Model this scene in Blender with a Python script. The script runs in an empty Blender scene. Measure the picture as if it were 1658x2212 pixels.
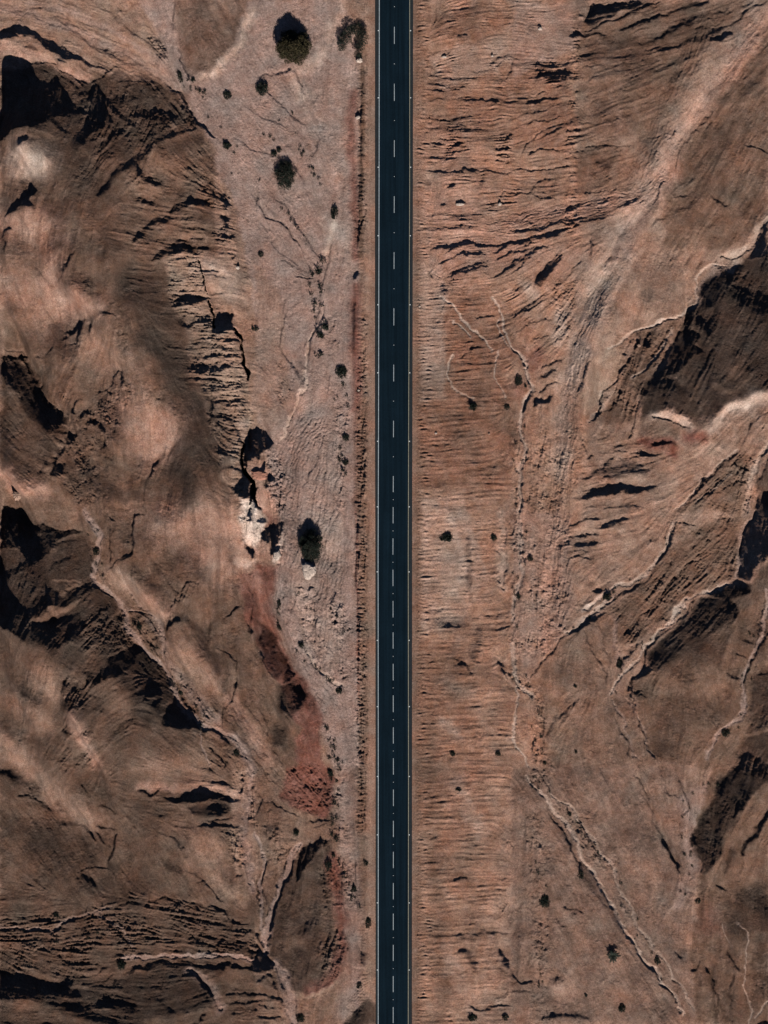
import bpy, math, random
import numpy as np
from mathutils import Vector, Matrix
SC = bpy.context.scene
random.seed(5)
# ---- camera: a drone looking straight down ----
cam_d = bpy.data.cameras.new('camera'); cam = bpy.data.objects.new('camera', cam_d)
SC.collection.objects.link(cam); SC.camera = cam
CAM_H = 620.0
cam.location = (0, 0, CAM_H); cam.rotation_euler = (0, 0, 0)
cam_d.sensor_fit = 'VERTICAL'; cam_d.sensor_height = 24.0
cam_d.lens = 24.0 * CAM_H / (2212 * 0.11)
cam_d.clip_start = 1.0; cam_d.clip_end = 20000.0
# ---- daylight ----
SUN_ELEV = math.radians(30.0); SUN_DIR = Vector((0.20, -0.98, 0)).normalized()
world = bpy.data.worlds.new('World'); SC.world = world; world.use_nodes = True
wn = world.node_tree.nodes; wl = world.node_tree.links
bg = wn['Background']; sky = wn.new('ShaderNodeTexSky'); sky.sky_type = 'NISHITA'; sky.sun_disc = False
sky.sun_elevation = SUN_ELEV; sky.sun_rotation = math.atan2(SUN_DIR.x, SUN_DIR.y)
wl.new(sky.outputs[0], bg.inputs[0]); bg.inputs[1].default_value = 0.05; sky.air_density = .35; sky.dust_density = .0; sky.ozone_density = 2.0
sun_d = bpy.data.lights.new('sun', 'SUN'); sun_d.energy = 5.0; sun_d.angle = math.radians(0.5); sun_d.color = (1.0, .93, .86)
sun = bpy.data.objects.new('sun', sun_d); SC.collection.objects.link(sun)
sd = Vector((SUN_DIR.x * math.cos(SUN_ELEV), SUN_DIR.y * math.cos(SUN_ELEV), math.sin(SUN_ELEV)))
sun.rotation_euler = sd.to_track_quat('Z', 'Y').to_euler(); sun.location = sd * 300
SC.view_settings.view_transform = 'Standard'; SC.view_settings.look = 'None'
SC.cycles.diffuse_bounces = 0; SC.view_settings.gamma = 1.0; SC.view_settings.exposure = -0.05

DATA = r'''
# ---- Z whole plan, first layer
K Z gravel 1 300,0 385,150 420,260 500,420 535,560 560,740 545,880 600,1000 615,1130 600,1290 625,1430 690,1560 740,1700 760,1850 740,2000 770,2212 775,2212 775,100 740,0
K Z pale .35 640,200 700,180 765,150 765,600 700,560
K Z pale .35 640,850 720,780 740,1000 740,1400 700,1500 620,1300 610,1000
K Z sand .6 545,560 600,620 640,900 600,960 545,880 560,740
K Z copper 1 900,-150 1250,-150 1240,700 1280,900 1180,1350 1240,1600 1100,1700 1000,2360 900,2360
K Z rust .75 905,700 1000,650 1110,860 1105,1060 905,1055
K Z rust .6 980,560 1060,640 1130,760 1070,830 960,760
K Z rust .5 905,1380 1000,1400 1060,1700 1010,1800 905,1750
K Z rust .5 905,60 1060,0 1240,200 1240,330 905,300
K Z pale .5 905,540 960,560 960,860 905,870
K Z pale .4 905,1080 1000,1060 1050,1240 1000,1350 905,1370
K Z pale .35 930,120 1100,60 1120,130 950,190
K Z rust .6 1240,340 1400,300 1420,420 1240,500
# ---- A top left
P A .5 10 0,440 330,410 400,480 600,540 700,470 760,440 950,480 1080,550 1160,600 1230,720 1260,800 1100,880 1000,930 880,1050 680,1050 560,980 400,900 200,850 0,800
P A .8 20 0,950 400,900 600,1050 880,1060 1100,900 1300,880 1400,1000 1450,1658 0,1658
B A .35 8 370,130 440,145 530,175 560,200
B A .5 8 90,130 200,60 270,35
B A .6 8 560,260 640,230 740,280
B A .55 8 60,60 300,50 450,120 620,200 800,280
B A .6 8 330,100 500,130 700,180 860,190 960,215
B A .6 7 640,300 800,330 960,370 1060,420
P A 1.15 12 0,250 250,270 450,380 560,430 640,440 600,515 540,490 400,460 330,395 230,415 150,405 0,410
B A 1.35 30 70,290 130,350 200,400
B A 1.45 40 250,330 330,370 380,430 480,460 540,480
B A .5 30 150,290 230,310
B A .3 25 350,350 430,390
P A 0 5 0,185 80,172 150,172 215,205 290,230 370,280 440,320 520,370 590,410 690,435 690,445 560,425 500,400 450,375 400,360 330,310 260,262 200,235 130,232 0,245
B A .1 11 0,420 100,400 200,415 330,395 370,440 450,480 520,505 590,530 640,500 690,445 730,422 800,430 860,440
P A 0 6 0,940 10,800 40,720 140,600 230,550 310,530 350,485 400,530 440,600 470,660 560,730 500,750 390,770 330,820 250,850 120,880 40,900
P A 0 6 590,560 640,550 670,620 690,660 720,760 740,810 690,810 650,840 600,870 560,930 530,990 475,1020 500,930 550,850 560,760 580,650
P A .02 8 860,750 920,700 980,690 1070,710 1165,745 1120,780 1050,800 980,780 880,770
B A .2 60 700,640 860,640
B A .1 30 340,800 420,850 490,880
B A .2 30 690,640 800,760 890,830
B A .25 26 470,600 560,600 700,640 900,640
P A 0 6 630,1000 660,990 690,960 750,900 830,870 740,850 690,920 640,980
B A 0 34 1265,822 1190,860 1100,890 1040,910 980,960 950,1010 890,1045 830,1050
B A 0 40 840,1050 800,1110 740,1180 665,1290
B A 0 60 900,1035 860,1060 800,1110
B A 0 34 880,1060 920,1130 980,1190 1060,1212
B A 1.35 50 860,1200 930,1240 1040,1260
B A 1.1 120 1000,1050 1120,1120 1200,1180
B A .45 80 1000,980 1150,960 1300,900
P A 1.7 30 150,1000 220,1010 330,1060 340,1110 270,1160 190,1150 150,1080
P A .12 12 150,950 200,915 270,940 240,980 170,985
B A .5 25 240,960 330,1040
B A 0 26 35,1425 90,1380 150,1310 200,1310 255,1260
P A 0 6 110,1340 150,1305 205,1310 200,1350 130,1390
B A 0 20 200,1340 248,1388
B A .3 18 130,1190 175,1195
B A .15 15 30,1655 40,1520 120,1520
B A 1.2 90 0,1090 60,1180
B A 1.15 120 130,1440 250,1480 350,1500
P A 0 6 1105,1390 1130,1330 1220,1300 1330,1310 1365,1335 1260,1350 1180,1370
B A 0 34 890,1578 950,1510 1000,1450 1060,1420 1120,1430
P A 0 6 1000,1658 1060,1610 1130,1595 1200,1600 1260,1645 1200,1658
B A 1.4 34 1180,1545 1270,1520 1350,1560
B A .05 14 1120,1590 1220,1560 1330,1555
B A .1 9 1365,1165 1380,1260 1390,1330
B A .1 34 1405,1260 1440,1320 1460,1340
B A .1 30 1450,1400 1480,1440 1460,1500
B A 0 13 1395,1590 1460,1550 1540,1545
B A .05 18 1060,520 1110,570 1160,600 1200,680 1240,750 1290,800 1350,850 1400,900
B A .05 24 1190,660 1240,740 1280,800
B A .1 14 750,520 850,515 960,525 1040,540
B A .4 8 880,450 980,480 1050,520
B A .35 8 700,420 800,400 900,380
P A .45 8 950,235 1030,225 1060,300 1080,380 1020,390 970,300
N A 1.6 950,235 1030,225 1060,300 1080,380 1020,390 970,300
K A brown .8 1130,0 1620,0 1540,200 1500,330 1400,430 1280,510 1230,530 1190,440 1150,320 1130,200
B A .3 8 1130,0 1120,200
C A pale .8 60 1640,70 1600,150 1540,300 1400,450 1270,525
B A 1.3 26 1640,70 1600,150 1540,300 1400,450 1270,525
B A .2 10 1150,300 1190,440 1230,520
C A gravel .8 130 1000,0 1080,200 1120,420 1250,620 1400,860 1560,1150
K A brown .85 0,440 330,410 700,470 1080,550 1260,760 1400,950 1400,1658 0,1658
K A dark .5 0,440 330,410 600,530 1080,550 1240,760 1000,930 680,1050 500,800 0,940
N A 1.1 480,640 900,500 1240,700 1500,1300 1500,1658 850,1658 900,1200 650,1050
N A 1.7 1250,1100 1380,1150 1500,1400 1540,1658 1380,1658 1350,1350 1150,1200
C A pink .7 60 0,290 130,350 250,360 400,440 560,490
F A 0,80 400,150 900,350 1100,500
F A 1000,0 1080,250 1180,550 1400,850 1600,1300
F A 0,300 300,350 600,480
F A 300,560 280,800 200,1000
F A 650,560 620,800 560,1000
F A 900,680 850,900 700,1050
F A 1250,850 1350,1000 1500,1100
F A 1100,1350 1300,1380 1500,1420
F A 250,1020 220,1150 200,1400
F A 600,1100 500,1300 450,1600
F A 900,1500 1100,1540 1400,1560
# ---- B top centre
C B gravel .7 260 520,500 480,800 400,1100 560,1300
C B pale .5 90 290,600 270,500 400,380 470,250 560,60
B B 1.12 70 290,600 270,500 400,380 470,250 560,60
B B 1.35 10 0,500 60,480 170,455 240,450
B B .4 8 0,512 60,492 170,467 240,462
H B .25 14 20,680 130,740 220,780 260,822 200,840 120,810 30,800
B B .35 7 370,700 400,610
B B .35 7 380,1010 400,910 375,870
B B .2 12 0,1260 60,1400 180,1470 240,1540 320,1655
B B 1.25 10 20,1250 80,1385 195,1455 255,1525 335,1645
C B pale .8 40 510,1430 480,1530 455,1655
B B 1.2 30 510,1430 480,1530 455,1655
C B red .75 56 640,600 610,800 620,1000 640,1300 650,1658
C B brown .9 30 690,440 690,800 680,1300 680,1658
B B .25 18 690,540 690,640
B B 0 22 680,690 680,760 690,820
B B .15 18 685,850 680,960 700,1040
B B .35 30 680,1130 690,1300
B B .15 16 700,1430 670,1470 660,1600
N B 1.6 660,440 710,440 720,1000 720,1658 630,1658 660,1000
C B brown .5 60 1045,0 1045,1658
C B pink .35 420 1200,1000 1200,1658
C B pink .6 400 1300,1400 1400,1600
B B 1.15 150 1080,270 1300,300 1500,330
B B .7 60 1100,150 1300,90 1450,60
B B .2 14 1300,225 1380,228
B B 1.5 14 1360,270 1420,255
B B .1 12 1215,350 1260,345
B B 1.6 14 1205,365 1240,368
B B .2 12 1535,355 1560,350
B B .3 9 1080,480 1300,500 1500,500
B B .1 9 1080,580 1240,592
B B .3 9 1110,650 1200,640 1240,620
B B .05 15 1330,640 1430,655 1500,640 1658,652
B B .45 20 1080,870 1200,830 1480,850
B B .3 14 1090,760 1250,770 1400,740
B B .1 12 1090,940 1230,932
B B 1.5 12 1200,946 1290,925
B B .05 14 1230,965 1380,905
B B 1.5 12 1290,905 1390,912
B B .1 11 1260,990 1400,975
B B 1.4 10 1260,1000 1400,990
B B .15 11 1120,1020 1300,1010
B B .15 16 1080,1100 1150,1112 1300,1110 1400,1100 1658,1115
B B .15 50 1090,1190 1140,1190
B B .3 50 1460,1180 1490,1180
B B .2 20 1250,1210 1290,1205
B B 0 16 1300,1305 1350,1303
B B .1 18 1190,1335 1240,1325
B B .1 18 1510,1335 1540,1325
B B .05 12 1570,1308 1595,1305
B B .35 10 1080,1400 1250,1395 1480,1405
B B .1 18 1130,1620 1200,1600 1330,1580 1410,1598
B B .1 18 1440,1610 1540,1585 1658,1590
B B .3 12 1120,1490 1350,1450
B B 1.2 30 1100,1530 1500,1500
F B 1080,300 1400,240 1658,200
F B 1080,600 1658,600
F B 1080,1000 1658,1000
F B 1080,1500 1658,1500
F B 100,600 300,900 450,1200
F B 600,300 560,900 560,1600
F B 690,400 690,1600
F B 0,1300 150,1450 300,1600
F B 1045,100 1045,1600
# ---- C top right
P C 0 6 530,0 490,80 470,150 560,150 640,90 700,50 800,40 900,0
K C gravel .5 0,0 530,0 470,150 400,300 0,500
B C .1 18 480,190 560,170 660,120 820,50 960,-5
B C 1.3 9 600,212 690,160 760,110 880,60
B C .2 24 700,190 860,130 1100,50 1300,0
B C .3 22 1000,190 1200,110 1400,40
B C .3 20 1200,250 1400,160 1658,0
B C 0 22 370,230 440,215 540,220 620,215
B C .02 14 440,340 560,340 640,345 770,335
B C 1.25 8 440,325 560,327 640,332 800,280 920,240
B C .3 28 800,270 920,260 1060,170 1180,140
B C .2 30 900,330 1100,290 1200,260 1440,220
B C .12 15 450,440 560,420 640,450 760,400
B C .2 15 1030,560 1080,500 1130,490 1230,440
B C .45 26 860,470 1050,400 1200,330
B C .45 26 480,520 700,470 860,420
B C .5 26 640,620 800,560 1000,480
P C .4 25 160,400 260,370 380,420 370,540 260,560 160,500
N C 2 160,400 260,370 380,420 370,540 260,560 160,500
B C 0 24 172,170 182,178
B C 1.6 16 175,196 190,192
B C .7 40 120,140 140,200
B C .05 15 0,650 60,640 170,650 330,640
B C 1.5 8 100,605 250,597
B C .2 7 100,612 250,606
B C .25 10 80,750 180,725 220,712
B C .1 9 100,800 180,780 320,765
B C .05 10 60,990 120,910 190,860 250,830 350,815
B C 1.4 8 55,980 115,900 185,850 245,820 345,806
B C .15 9 170,910 230,880 330,835
B C .05 12 100,990 200,970 340,965
B C 1.4 8 100,980 200,960 340,955
B C .05 10 0,1104 100,1092 200,1090 360,1090
B C 1.4 8 100,1082 200,1080 360,1080
B C .1 9 0,1245 100,1240 150,1180 220,1160 300,1140
B C .05 11 110,1240 180,1280 290,1292
B C .15 8 180,1210 300,1190
B C .15 8 200,1250 310,1240
B C .2 9 420,970 520,950 640,935 780,940
B C 1.25 7 420,962 520,942 640,927 780,932
B C .15 10 620,800 700,780 800,765
B C 1.35 8 620,790 700,770 800,755
B C .3 8 480,790 600,795
B C 1.35 8 480,665 560,640 700,590
B C .2 9 460,1252 560,1250 680,1225 800,1205
B C .4 60 560,1040 640,1080
B C .5 80 850,900 900,960 880,1000
K C brown .8 700,250 1658,0 1658,1450 1400,1600 1000,1600 1000,1300 900,1000 700,700
K C brown .5 400,0 1658,0 700,250 700,1200 430,1250
K C dark .4 900,0 1658,0 1500,200 1000,300 700,300 480,200
C C pink .9 110 1658,80 1450,400 1250,640 1100,850 1000,1050 880,1250 820,1400 700,1658
S C .55 7 7 80 1600,150 1450,380 1250,640 1100,850 1030,1020
B C 1.15 60 1250,600 1110,830 1040,950
C C pink .8 100 1050,1100 900,1250 700,1300 450,1350 0,1430
S C .35 7 7 90 1030,1110 900,1230 700,1300 450,1350 300,1400 0,1420
S C .5 7 5 60 1010,1080 950,1200 880,1330
B C .12 12 0,1490 200,1480 300,1450 450,1440 560,1420 700,1380
B C 0 26 0,1590 150,1540 340,1500
B C .15 12 0,1658 120,1620 300,1560
B C .05 11 1050,1280 1200,1240 1280,1220
B C 1.4 8 1120,1245 1200,1228 1280,1208
B C .2 8 1230,1170 1290,1130
B C .05 13 1300,1270 1350,1300 1400,1312
B C 1.6 20 1385,1285 1410,1288
B C .15 11 1510,940 1560,950 1658,1000
B C .3 9 1060,1140 1090,1000 1150,900 1300,700
B C .1 10 1060,870 1075,840
B C .25 11 910,1380 960,1250 990,1180
B C .5 20 1060,1390 1150,1320 1240,1250
B C .3 14 520,1560 500,1658
B C .3 14 900,1480 960,1420 1010,1390
B C .3 10 640,1640 690,1560 740,1500
P C .12 10 1665,1470 1600,1560 1540,1665 1665,1665
C C pale .6 50 1658,1400 1560,1560 1500,1620 1380,1658
B C 1.25 30 1658,1400 1560,1560 1500,1620 1380,1658
B C 1.25 140 760,1450 860,1400
B C 1.2 60 1300,960 1250,1040 1150,1160
B C 1.2 30 1500,700 1600,640 1658,600
B C .65 80 1250,800 1350,850 1400,900
B C .7 60 1550,500 1500,620
N C 1.8 400,60 450,60 440,500 430,900 420,1500 340,1500 350,900 380,400
F C 0,200 200,250 400,250
F C 500,180 900,60 1300,-40
F C 500,400 900,330 1500,180
F C 500,700 900,560 1300,380
F C 0,900 350,800
F C 0,1100 400,1090
F C 450,1000 800,900 1000,800
F C 0,1450 450,1350 800,1260 1000,1100
F C 1000,1100 1250,650 1500,350 1658,100
F C 700,1658 850,1350 1000,1100
F C 1200,1400 1400,1100 1500,900
F C 0,1600 300,1520 700,1400
# ---- M/O finer right strip
B M .2 9 430,380 540,350 640,370
B M .3 7 300,430 460,410 560,360
B M .3 7 480,500 560,450 610,380
B M .2 7 40,500 220,515 300,530
B M .1 8 40,548 150,548
B M .05 9 180,768 310,770
B M .1 10 500,880 560,830 575,840
B M 1.5 9 510,860 545,850
B M .05 12 480,920 560,900
B M 1.5 9 490,905 570,892
B M .05 10 490,965 560,950
B M .1 9 500,1190 640,1170 700,1150
B M 1.3 8 500,1180 640,1158 700,1140
N M 2 480,820 580,820 580,980 480,980
N M 1.6 180,840 330,840 330,980 180,980
B O 0 14 180,270 220,240 300,235 420,230
B O .1 12 130,330 250,290 420,275
B O 0 14 180,425 280,390 420,350
B O .1 10 200,400 350,345 430,325
B O 0 16 470,270 550,230 700,180 820,150 900,140
B O .1 12 570,135 700,125 800,110 900,85
B O .1 12 470,320 560,280 700,215
B O 0 16 470,425 560,360 680,290 770,225
B O .15 10 580,400 640,350 700,290
B O 0 20 700,475 760,410 820,340 880,280
B O .1 9 590,510 660,490 710,475
B O .1 9 560,670 680,610 800,550 860,520
B O .2 8 610,745 740,690 820,660
B O .2 8 730,815 800,780
B O .15 10 360,670 470,660
B O .15 9 270,830 350,815 
B O .15 9 270,895 330,870 400,850
B O .15 9 510,830 540,815
B O 1.3 60 240,500 350,430 420,480
B O 1.25 70 600,560 740,500 830,470
C O pink .5 200 500,200 700,300 900,300
C O pale .5 60 870,640 880,720 860,800
N O 1.5 840,600 930,600 930,820 840,820
B O .25 14 70,380 100,430
B O .4 30 150,470 170,520
C O pale .9 16 140,530 220,600 260,660 330,720 390,790 450,860
B O 1.2 10 140,530 220,600 260,660 330,720 390,790 450,860
C O pale .9 14 220,680 290,740 320,790
C O pale .9 14 460,530 500,640 545,740 600,860 660,970 690,1060 690,1120 640,1250
B O 1.25 10 460,530 500,640 545,740 600,860 660,970 690,1060
C O pale .9 10 490,680 530,790 560,830
C O pale .9 8 484,870 480,1060 540,1150
C O pale .9 14 215,890 190,960 185,1030 240,1100 360,1160
B O 1.15 14 215,890 190,960 185,1030 240,1100 360,1160
C O pale .5 90 60,900 120,1000
C O red .5 90 700,960 740,900
C O brown .4 400 150,1150 450,1200
# ---- D left upper mid
P D 0 6 955,45 1000,-5 1090,-5 1040,20
P D 1.35 14 270,60 380,50 400,100 370,180 340,190 300,110
K D pink .6 270,60 380,50 400,100 370,180 340,190 300,110
B D .35 11 230,80 290,150 350,240 385,330 400,430 390,480
B D .35 11 480,40 440,100 400,170 370,250
B D .4 14 70,260 110,210 170,130 180,110
B D 1.2 60 130,250 220,180
B D 1.25 70 40,410 120,440 220,400
B D .2 14 445,110 480,40 520,0
B D 1.5 40 490,290 560,330 640,320
P D .7 25 480,180 620,160 660,290 560,300 490,260
N D 1.3 480,180 620,160 700,260 560,290 490,260
P D 0 6 780,415 700,385 645,362 600,400 560,430 620,430 660,400 720,410
B D .05 18 610,400 540,430 480,490 390,490
B D .2 18 560,420 520,500 490,570
B D .15 20 610,420 590,515
B D .3 16 440,500 420,560
B D .1 12 385,490 350,560 330,620 270,665
B D 1.2 100 620,600 700,660 780,720
B D 1.4 10 610,590 680,640 730,675
B D .6 70 330,640 290,760 280,900
B D .6 60 420,520 380,620
N D 1.2 780,460 880,560 880,640 800,620 740,520
C D pale .5 12 0,590 90,610 190,650 240,660 270,665
B D 1.2 12 0,605 90,627 190,658 240,662
B D 0 28 -5,642 80,655 150,660
P D .08 30 0,650 170,690 230,850 300,950 430,1030 430,1090 350,1130 300,1180 180,1060 90,900 0,780
P D .5 40 0,800 150,1000 330,1150 400,1080 410,1200 320,1400 280,1500 170,1540 80,1400 0,1370
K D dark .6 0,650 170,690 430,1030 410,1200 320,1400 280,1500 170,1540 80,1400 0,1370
C D pale .8 14 190,660 225,760 240,800 270,900 350,980 440,1040
C D pale .8 10 255,680 243,740 240,800
B D 1.1 12 270,900 350,980 440,1040
B D 1.4 8 400,1075 435,1105
B D 1.4 8 380,1150 430,1160
B D 1.4 8 370,1190 425,1200
B D 1.4 8 350,1225 410,1235
B D 1.4 8 330,1300 390,1292
B D 1.4 8 300,1390 355,1382
B D 1.4 8 330,1345 375,1345
B D .1 10 330,1320 380,1322
B D .1 10 350,1250 405,1260
B D .1 10 350,1205 420,1215
B D 0 26 350,1130 400,1140 425,1150
N D 2.4 420,1020 640,1010 620,1080 560,1140 430,1140
B D 1.4 40 500,1000 540,980 590,970
B D .05 11 500,1050 560,1030 612,1032
P D 0 5 435,1140 515,1160 480,1210 440,1230 420,1200
P D 0 5 345,1370 430,1350 460,1400 400,1430 340,1435
B D 0 22 425,1230 380,1290 350,1370
P D 0 5 640,1430 690,1410 702,1460 690,1500 650,1545 620,1480
B D .1 26 680,1200 700,1330 695,1390
B D .2 30 640,1110 690,1150
B D .3 30 560,1080 640,1090
B D 0 20 650,1330 655,1345
P D .6 20 430,1240 540,1290 640,1360 640,1400 560,1658 400,1500 420,1430
N D 1.6 430,1200 740,1120 700,1400 640,1560 560,1658 400,1500
B D .15 12 830,770 780,790 700,850 620,910
B D .1 18 825,765 812,850
B D .3 22 530,940 480,1000 490,1040
N D 1.6 620,1000 720,850 850,780 880,900 760,1120 640,1110
B D .55 70 660,980 720,900 770,850
B D 1.25 50 900,950 960,900
B D 1.5 18 910,1130 980,1132
B D 1.35 60 900,1060 960,1150
B D 1.35 60 1060,1190 1150,1200
B D 1.2 90 960,1030 1020,1120
N D 1.4 870,850 1100,850 1080,1000 880,1000
P D .12 10 1250,1150 1180,1180 1100,1240 1030,1330 990,1400 1050,1340 1130,1270 1210,1200
B D .15 14 1250,1150 1180,1180 1100,1240 1030,1330 960,1450 930,1560 930,1658
B D .1 40 1230,1180 1190,1270 1130,1340
B D .35 30 1130,1290 1060,1400 1000,1500
P D .75 30 1180,1180 1300,1100 1400,1300 1500,1550 1300,1658 960,1658 960,1450
B D 1.3 16 690,1540 740,1600 850,1615 930,1590
P D .75 25 740,1150 900,1250 960,1300 930,1560 850,1590 730,1560 700,1450
B D .6 14 1050,1150 1040,1350
K D brown .9 0,0 1050,0 1200,420 1230,750 1350,1050 1500,1550 1500,1658 0,1658
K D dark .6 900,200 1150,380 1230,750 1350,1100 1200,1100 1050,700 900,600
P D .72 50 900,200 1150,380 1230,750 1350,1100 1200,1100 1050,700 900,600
B D 0 16 125,1520 128,1560
B D 1.5 30 85,1545 100,1570
B D 1.2 50 0,1400 60,1420 120,1500 150,1560 300,1510 330,1460
C D pink .7 90 0,1400 60,1420 120,1500 300,1520
P D .02 5 -5,1612 60,1635 130,1665 -5,1665
F D 130,130 200,400 330,600
F D 560,200 560,450
F D 650,420 450,800 350,1000
F D 100,700 250,1000 400,1200
F D 0,1100 200,1300 400,1350
F D 900,500 1000,900 1050,1200
F D 1150,1200 1050,1400 1000,1650
F D 1300,1000 1450,1500
F D 800,1200 820,1550
F D 450,1250 550,1500 570,1650
F D 1100,100 1300,80 1500,140
F D 1150,400 1400,400
F D 1230,600 1560,600
F D 1300,800 1600,790
F D 1360,1000 1620,1000
F D 1420,1300 1580,1320
F D 1450,1500 1600,1480
N D 2.6 1080,0 1280,0 1340,260 1395,500 1510,490 1570,700 1615,900 1620,1100 1580,1300 1620,1500 1540,1560 1440,1450 1400,1200 1350,1000 1240,750 1220,500 1100,300
K D tan .7 1080,0 1280,0 1340,260 1395,500 1510,490 1570,700 1615,900 1620,1100 1580,1300 1620,1500 1540,1560 1440,1450 1400,1200 1350,1000 1240,750 1220,500 1100,300
P D 0 5 1095,330 1160,280 1250,252 1335,258 1280,300 1200,330 1130,362
B D .15 34 1150,420 1220,470 1300,425 1385,440
P D 0 3 1388,410 1420,395 1460,375 1495,380 1505,370 1515,420 1525,480 1480,490 1440,520 1400,510 1385,470
P D 0 5 1240,755 1275,700 1330,695 1340,720 1420,728 1530,705 1525,722 1420,750 1340,765 1260,775
B D .1 13 1250,580 1350,560 1540,550
B D 1.3 12 1250,565 1350,545 1540,535
B D .05 13 1260,650 1400,650 1555,655
B D 1.3 10 1260,620 1400,622 1550,628
B D .15 12 1420,520 1330,540 1240,560
B D .15 10 1340,860 1500,850 1600,830
B D .15 10 1370,960 1480,940 1610,945
B D .05 32 1320,830 1345,900 1372,970 1388,1100
N D 4 1300,820 1350,820 1400,1100 1370,1120 1320,960
B D .08 16 1500,1085 1530,1130 1560,1195
B D 1.4 50 1520,1060 1580,1110 1595,1190
K D pale .6 1500,1050 1620,1080 1600,1200 1560,1190
B D .1 34 1490,1500 1560,1540 1605,1560
B D .25 20 1400,1300 1500,1280 1570,1290
B D .2 20 1430,1400 1500,1380 1590,1400
B D 1.35 40 1300,40 1360,80 1450,110
B D .05 14 1305,88 1350,95 1420,102
B D .15 11 1320,122 1400,140 1480,160
B D 1.5 42 1350,195 1440,235
B D .1 9 1340,250 1400,250 1450,262
B D 1.2 60 1400,300 1500,350
C D pale .6 120 1330,60 1450,130 1480,240
B D 0 30 1510,10 1530,20
B D 0 20 1520,62 1530,66
T U -3.5 9 360,60 400,180 430,290 470,470
T U -4 16 480,540 520,660 560,780 600,930
T U -7 30 850,920 890,1030 910,1110 930,1230 960,1350 990,1450 1010,1600
T D -4.5 20 1562,1195 1572,1350 1610,1450 1640,1590
# ---- E centre
P E 0 6 0,1110 60,1140 110,1190 90,1220 40,1250 30,1340 0,1340
N E 4 60,1230 120,1250 190,1440 170,1460 100,1440 50,1350
N E 4 80,1450 150,1430 190,1658 100,1658
K E gravel .7 60,1230 120,1250 190,1440 190,1658 100,1658 80,1450
P E 0 5 60,1430 135,1438 70,1485 40,1475
P E 0 6 0,1480 20,1560 30,1640 0,1640
K E pink .9 0,1370 60,1390 75,1430 20,1450 0,1450
K E pink .9 0,1480 60,1500 110,1560 115,1658 30,1658 0,1560
C E gravel 1 180 480,780 330,1000 230,1170 210,1350 220,1658
C E gravel .6 140 500,900 420,1100 340,1400 280,1658
C E pale .8 16 370,470 330,600 310,760 290,900 240,1010 190,1120 150,1200
B E 1.5 11 370,470 330,600 310,760 290,900 240,1010 190,1120 150,1200
B E .1 7 430,1150 420,1230 390,1330 330,1450 270,1510
B E .3 6 275,1300 262,1380 262,1470
H E .3 14 220,60 270,130 370,135
B E .1 7 265,140 300,152 370,148
B E .3 8 200,280 180,400 160,500 165,600 240,720 310,800
B E .3 7 500,770 485,840 465,900
S E .75 6 6 80 420,900 260,1060 210,1200
S E .75 6 7 130 210,1200 190,1400 220,1658
S E .8 5 5 120 440,1150 400,1400 320,1600
C E red .9 64 650,200 640,500 655,800 650,980
C E red .5 50 650,980 660,1300 650,1658
B E .45 20 640,300 625,500 630,640
B E 1.3 9 668,480 678,640 680,800
B E 0 16 655,880 668,878
B E 0 14 652,985 670,978
B E .1 26 660,100 630,150
K E brown .6 640,960 720,900 720,1658 640,1658
N E 3 690,400 725,400 725,900 720,1658 645,1658 655,1000
N E 1.6 520,800 570,780 600,1000 560,1658 500,1200
N E 1.5 460,380 530,380 520,560 450,560
N E 1.2 100,640 300,760 240,980 120,900
K E gravel .4 380,0 580,0 560,700 640,1658 180,1658 180,1200 330,800
F E 600,100 590,900 600,1600
F E 100,0 90,600 200,900
F E 450,600 400,1000 250,1200
F E 200,1200 200,1650
F E 450,1100 350,1500
F E 120,1300 150,1600
F E 690,100 690,1600
F E 1045,100 1045,1600
F E 1080,400 1400,420 1658,300
F E 1080,900 1658,900
F E 1080,1500 1658,1500
C E brown .5 60 1045,0 1045,1658
# ---- F right upper mid
P F 0 6 100,215 170,160 240,80 310,-5 320,10 250,110 190,180 140,215
B F .08 9 0,410 130,300 200,260 250,240
B F .15 10 140,560 240,520
B F .2 12 400,85 450,20
C F pale .6 80 90,200 130,240
C F pale .6 100 330,380 310,480
B F 1.2 80 90,200 130,240
N F 1.8 260,0 420,0 400,500 260,500
C F pale .6 110 760,0 680,130 560,350 470,520 400,700 350,900 320,1100 320,1400
S F .45 6 7 85 740,0 660,130 540,350 460,520 400,700
S F .6 6 6 80 400,700 350,900 325,1100 325,1658
B F 1.25 70 700,30 620,180 540,340
C F gravel .5 34 0,580 70,680 110,780 125,870 80,960 50,1080 80,1200 80,1290 50,1400 50,1658
C F pale .7 20 0,580 70,680 110,780 125,870 80,960 50,1080 80,1200 80,1290 50,1400 50,1658
B F .1 8 95,960 75,1010
C F red .6 70 110,650 180,620
C F red .5 90 30,830 50,880
P F 0 5 160,792 270,735 300,750 230,790
P F 0 5 140,925 200,920 270,895 220,950 160,980
B F .1 13 160,880 220,850 300,830
B F .15 12 170,740 260,700 330,660
B F 1.3 22 170,850 240,820 320,800
C F pale 1 16 1400,60 1300,50 1220,110 1220,200 1190,310 1120,360 1000,410 880,460 770,500 690,570 620,600
B F 1.5 12 1320,50 1240,80 1215,120
B F 1.5 12 1120,360 1000,410 880,460 770,500 690,570 620,600
B F .2 9 1120,380 1000,424 880,475 780,510
K F pale .6 1290,60 1500,-10 1560,0 1460,90 1350,100 1290,150 1225,250 1180,350 1130,350 1200,290
B F .15 9 1330,75 1365,70 1350,95
P F 1.2 20 620,600 500,680 470,800 460,950 480,1040 540,980 600,850 740,720 720,600
B F 1.45 50 520,690 580,640 660,600
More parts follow.
